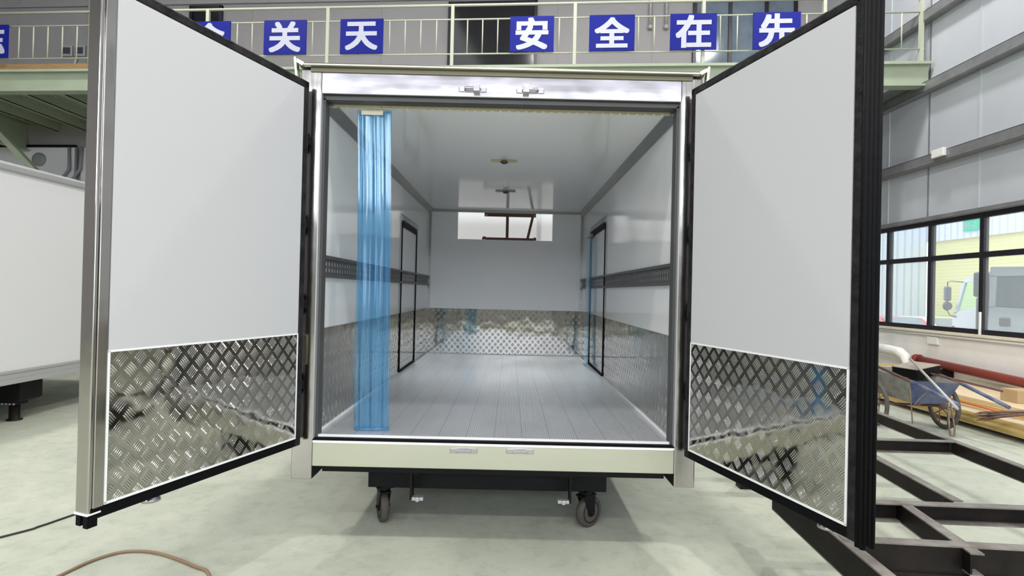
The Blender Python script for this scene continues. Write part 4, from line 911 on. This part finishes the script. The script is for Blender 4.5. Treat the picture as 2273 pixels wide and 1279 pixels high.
# pipes
rp = thing('red_pipe', (6.86, 4, 0.3), 'long dark red water pipe running low along the right wall', 'pipe')
MB().tube([(6.87, 5.85, 0.53), (6.87, 1.0, 0.33)], 0.065, 18).build('pipe', 'red', rp)
MB().lathe((6.87, 5.86, 0.53), (0, 1, 0), [(0, 0.085), (0.03, 0.085), (0.032, 0.07), (0.06, 0.085), (0.09, 0.085)], 20).build('flange', 'red', rp)
for yy_ in (3.45,):
    zc_ = 0.53 - (5.85 - yy_) * 0.2 / 4.85
    MB().lathe((6.87, yy_, zc_), (0, 1, 0), [(0, 0.069), (0.012, 0.069)], 18).build('clamp', 'seal', rp)
    MB().box(6.80, 6.99, yy_ - 0.15, yy_ - 0.11, zc_ - 0.12, zc_ - 0.07).bar((6.82, yy_ - 0.13, zc_ - 0.1), (6.82, yy_ - 0.36, zc_ - 0.24), 0.03, 0.04).build('bracket', 'black', rp)
MB().box(6.80, 6.98, 5.3, 5.36, 0.28, 0.445).build('bracket', 'black', rp); MB().box(6.80, 6.98, 1.5, 1.56, 0.1, 0.29).build('bracket', 'black', rp)
wp = thing('wrapped_pipe', (6.8, 7, 0.3), 'thick white wrapped pipe that turns down beside the red flange', 'pipe')
MB().tube([(6.80, 8.6, 0.64), (6.80, 6.5, 0.63), (6.80, 6.22, 0.61), (6.80, 6.10, 0.55), (6.80, 6.06, 0.45), (6.80, 6.06, 0.0)], [0.085, 0.085, 0.085, 0.08, 0.07, 0.05], 16).build('wrapping', 'wrap', wp)
MB().tube([(6.86, 6.25, 0.60), (6.86, 6.22, 0.0)], 0.03, 10).build('branch_pipe', 'junction', wp)

# ================================================================== STEEL SUBFRAME ON THE FLOOR
sf = thing('steel_subframe', (2.5, 0.5, 0), 'dark steel ladder subframe lying to the right under the open right door', 'steel frame')
ZT = 0.42
def channel(p0, p1, ht, fl=0.06, side=1, zo=0.0):
    """C-channel: web plus two flanges, top face at ZT"""
    p0 = Vector((*p0, ZT - zo)); p1 = Vector((*p1, ZT - zo)); d_ = (p1 - p0).normalized(); sd = Vector((d_.y, -d_.x, 0)) * side
    b = MB(); dn = Vector((0, 0, -1))
    def hx(o0, o1, h0, h1, m):
        b.hexa([p0 + sd * o0 + dn * h1, p1 + sd * o0 + dn * h1, p1 + sd * o1 + dn * h1, p0 + sd * o1 + dn * h1, p0 + sd * o0 + dn * h0, p1 + sd * o0 + dn * h0, p1 + sd * o1 + dn * h0, p0 + sd * o1 + dn * h0], m)
    hx(0, 0.008, 0.007, ht - 0.007, 0); hx(0, fl, 0, 0.007, 1); hx(0, fl, ht - 0.007, ht, 1)
    return b
beams = [((3.44, 0.0), (3.76, 3.6), 0.10, 1), ((3.40, -0.9), (3.44, 0.0), 0.10, 1), ((2.515, -0.16), (2.66, 1.14), 0.10, 1), ((2.09, -0.78), (2.185, -0.19), 0.10, 1),
         ((1.52, -1.75), (1.628, 0.04), 0.15, 1), ((1.70, 1.18), (3.53, 1.12), 0.10, 1), ((1.625, -0.163), (3.44, -0.245), 0.10, 1)]
for p0, p1, h_, sd_ in beams:
    channel(p0, p1, h_, 0.055, sd_, 0.003 if abs(p1[0] - p0[0]) < abs(p1[1] - p0[1]) else 0.0).build('crossbeam' if abs(p1[0] - p0[0]) > abs(p1[1] - p0[1]) else 'long_beam', ['darksteel', 'flange'], sf)
fbm = channel((1.60, -0.69), (3.5, -0.83), 0.20, 0.055, -1)
fbm.bar((1.60, -0.694, ZT - 0.13), (3.5, -0.834, ZT - 0.13), 0.012, 0.012); fbm.build('front_beam', ['darksteel', 'flange'], sf)
for x, y in ((1.95, 1.16), (3.72, 3.4), (3.42, -0.86), (1.54, -1.6)):
    MB().box(x - 0.045, x + 0.045, y - 0.045, y + 0.045, 0, ZT - 0.10).build('leg', 'darksteel', sf)

# ================================================================== CABLES ON THE FLOOR
def spline(pts, n=10):
    pts = [Vector(p) for p in pts]; out = []
    for i in range(len(pts) - 1):
        p0 = pts[max(i - 1, 0)]; p1 = pts[i]; p2 = pts[i + 1]; p3 = pts[min(i + 2, len(pts) - 1)]
        for k in range(n):
            t = k / n; out.append(0.5 * ((2 * p1) + (p2 - p0) * t + (2 * p0 - 5 * p1 + 4 * p2 - p3) * t * t + (3 * p1 - p0 - 3 * p2 + p3) * t ** 3))
    return out + [pts[-1]]
z = 0.007
tag(MB().tube(spline([(-3.6, -0.9, z), (-2.85, 0.04, z), (-2.75, 0.2, z), (-2.66, 0.43, z), (-2.4, 0.95, z), (-2.11, 1.5, z), (-1.98, 2.01, z), (-1.6, 2.6, z), (-1.3, 3.6, z)]), 0.006, 8).build('floor_cable', 'cable_black'), 'thin black cable running across the floor under the left door', 'cable')
z = 0.009
tag(MB().tube(spline([(-2.15, -0.85, z), (-2.2, -0.5, z), (-2.17, -0.35, z), (-2.13, -0.21, z), (-2.05, -0.11, z), (-1.93, -0.09, z), (-1.78, -0.13, z), (-1.56, -0.24, z), (-1.44, -0.32, z), (-1.30, -0.6, z), (-1.35, -1.1, z)]), 0.008, 8).build('floor_hose', 'cable_brown'), 'brown hose curving in an arc over the floor at the bottom left', 'hose')
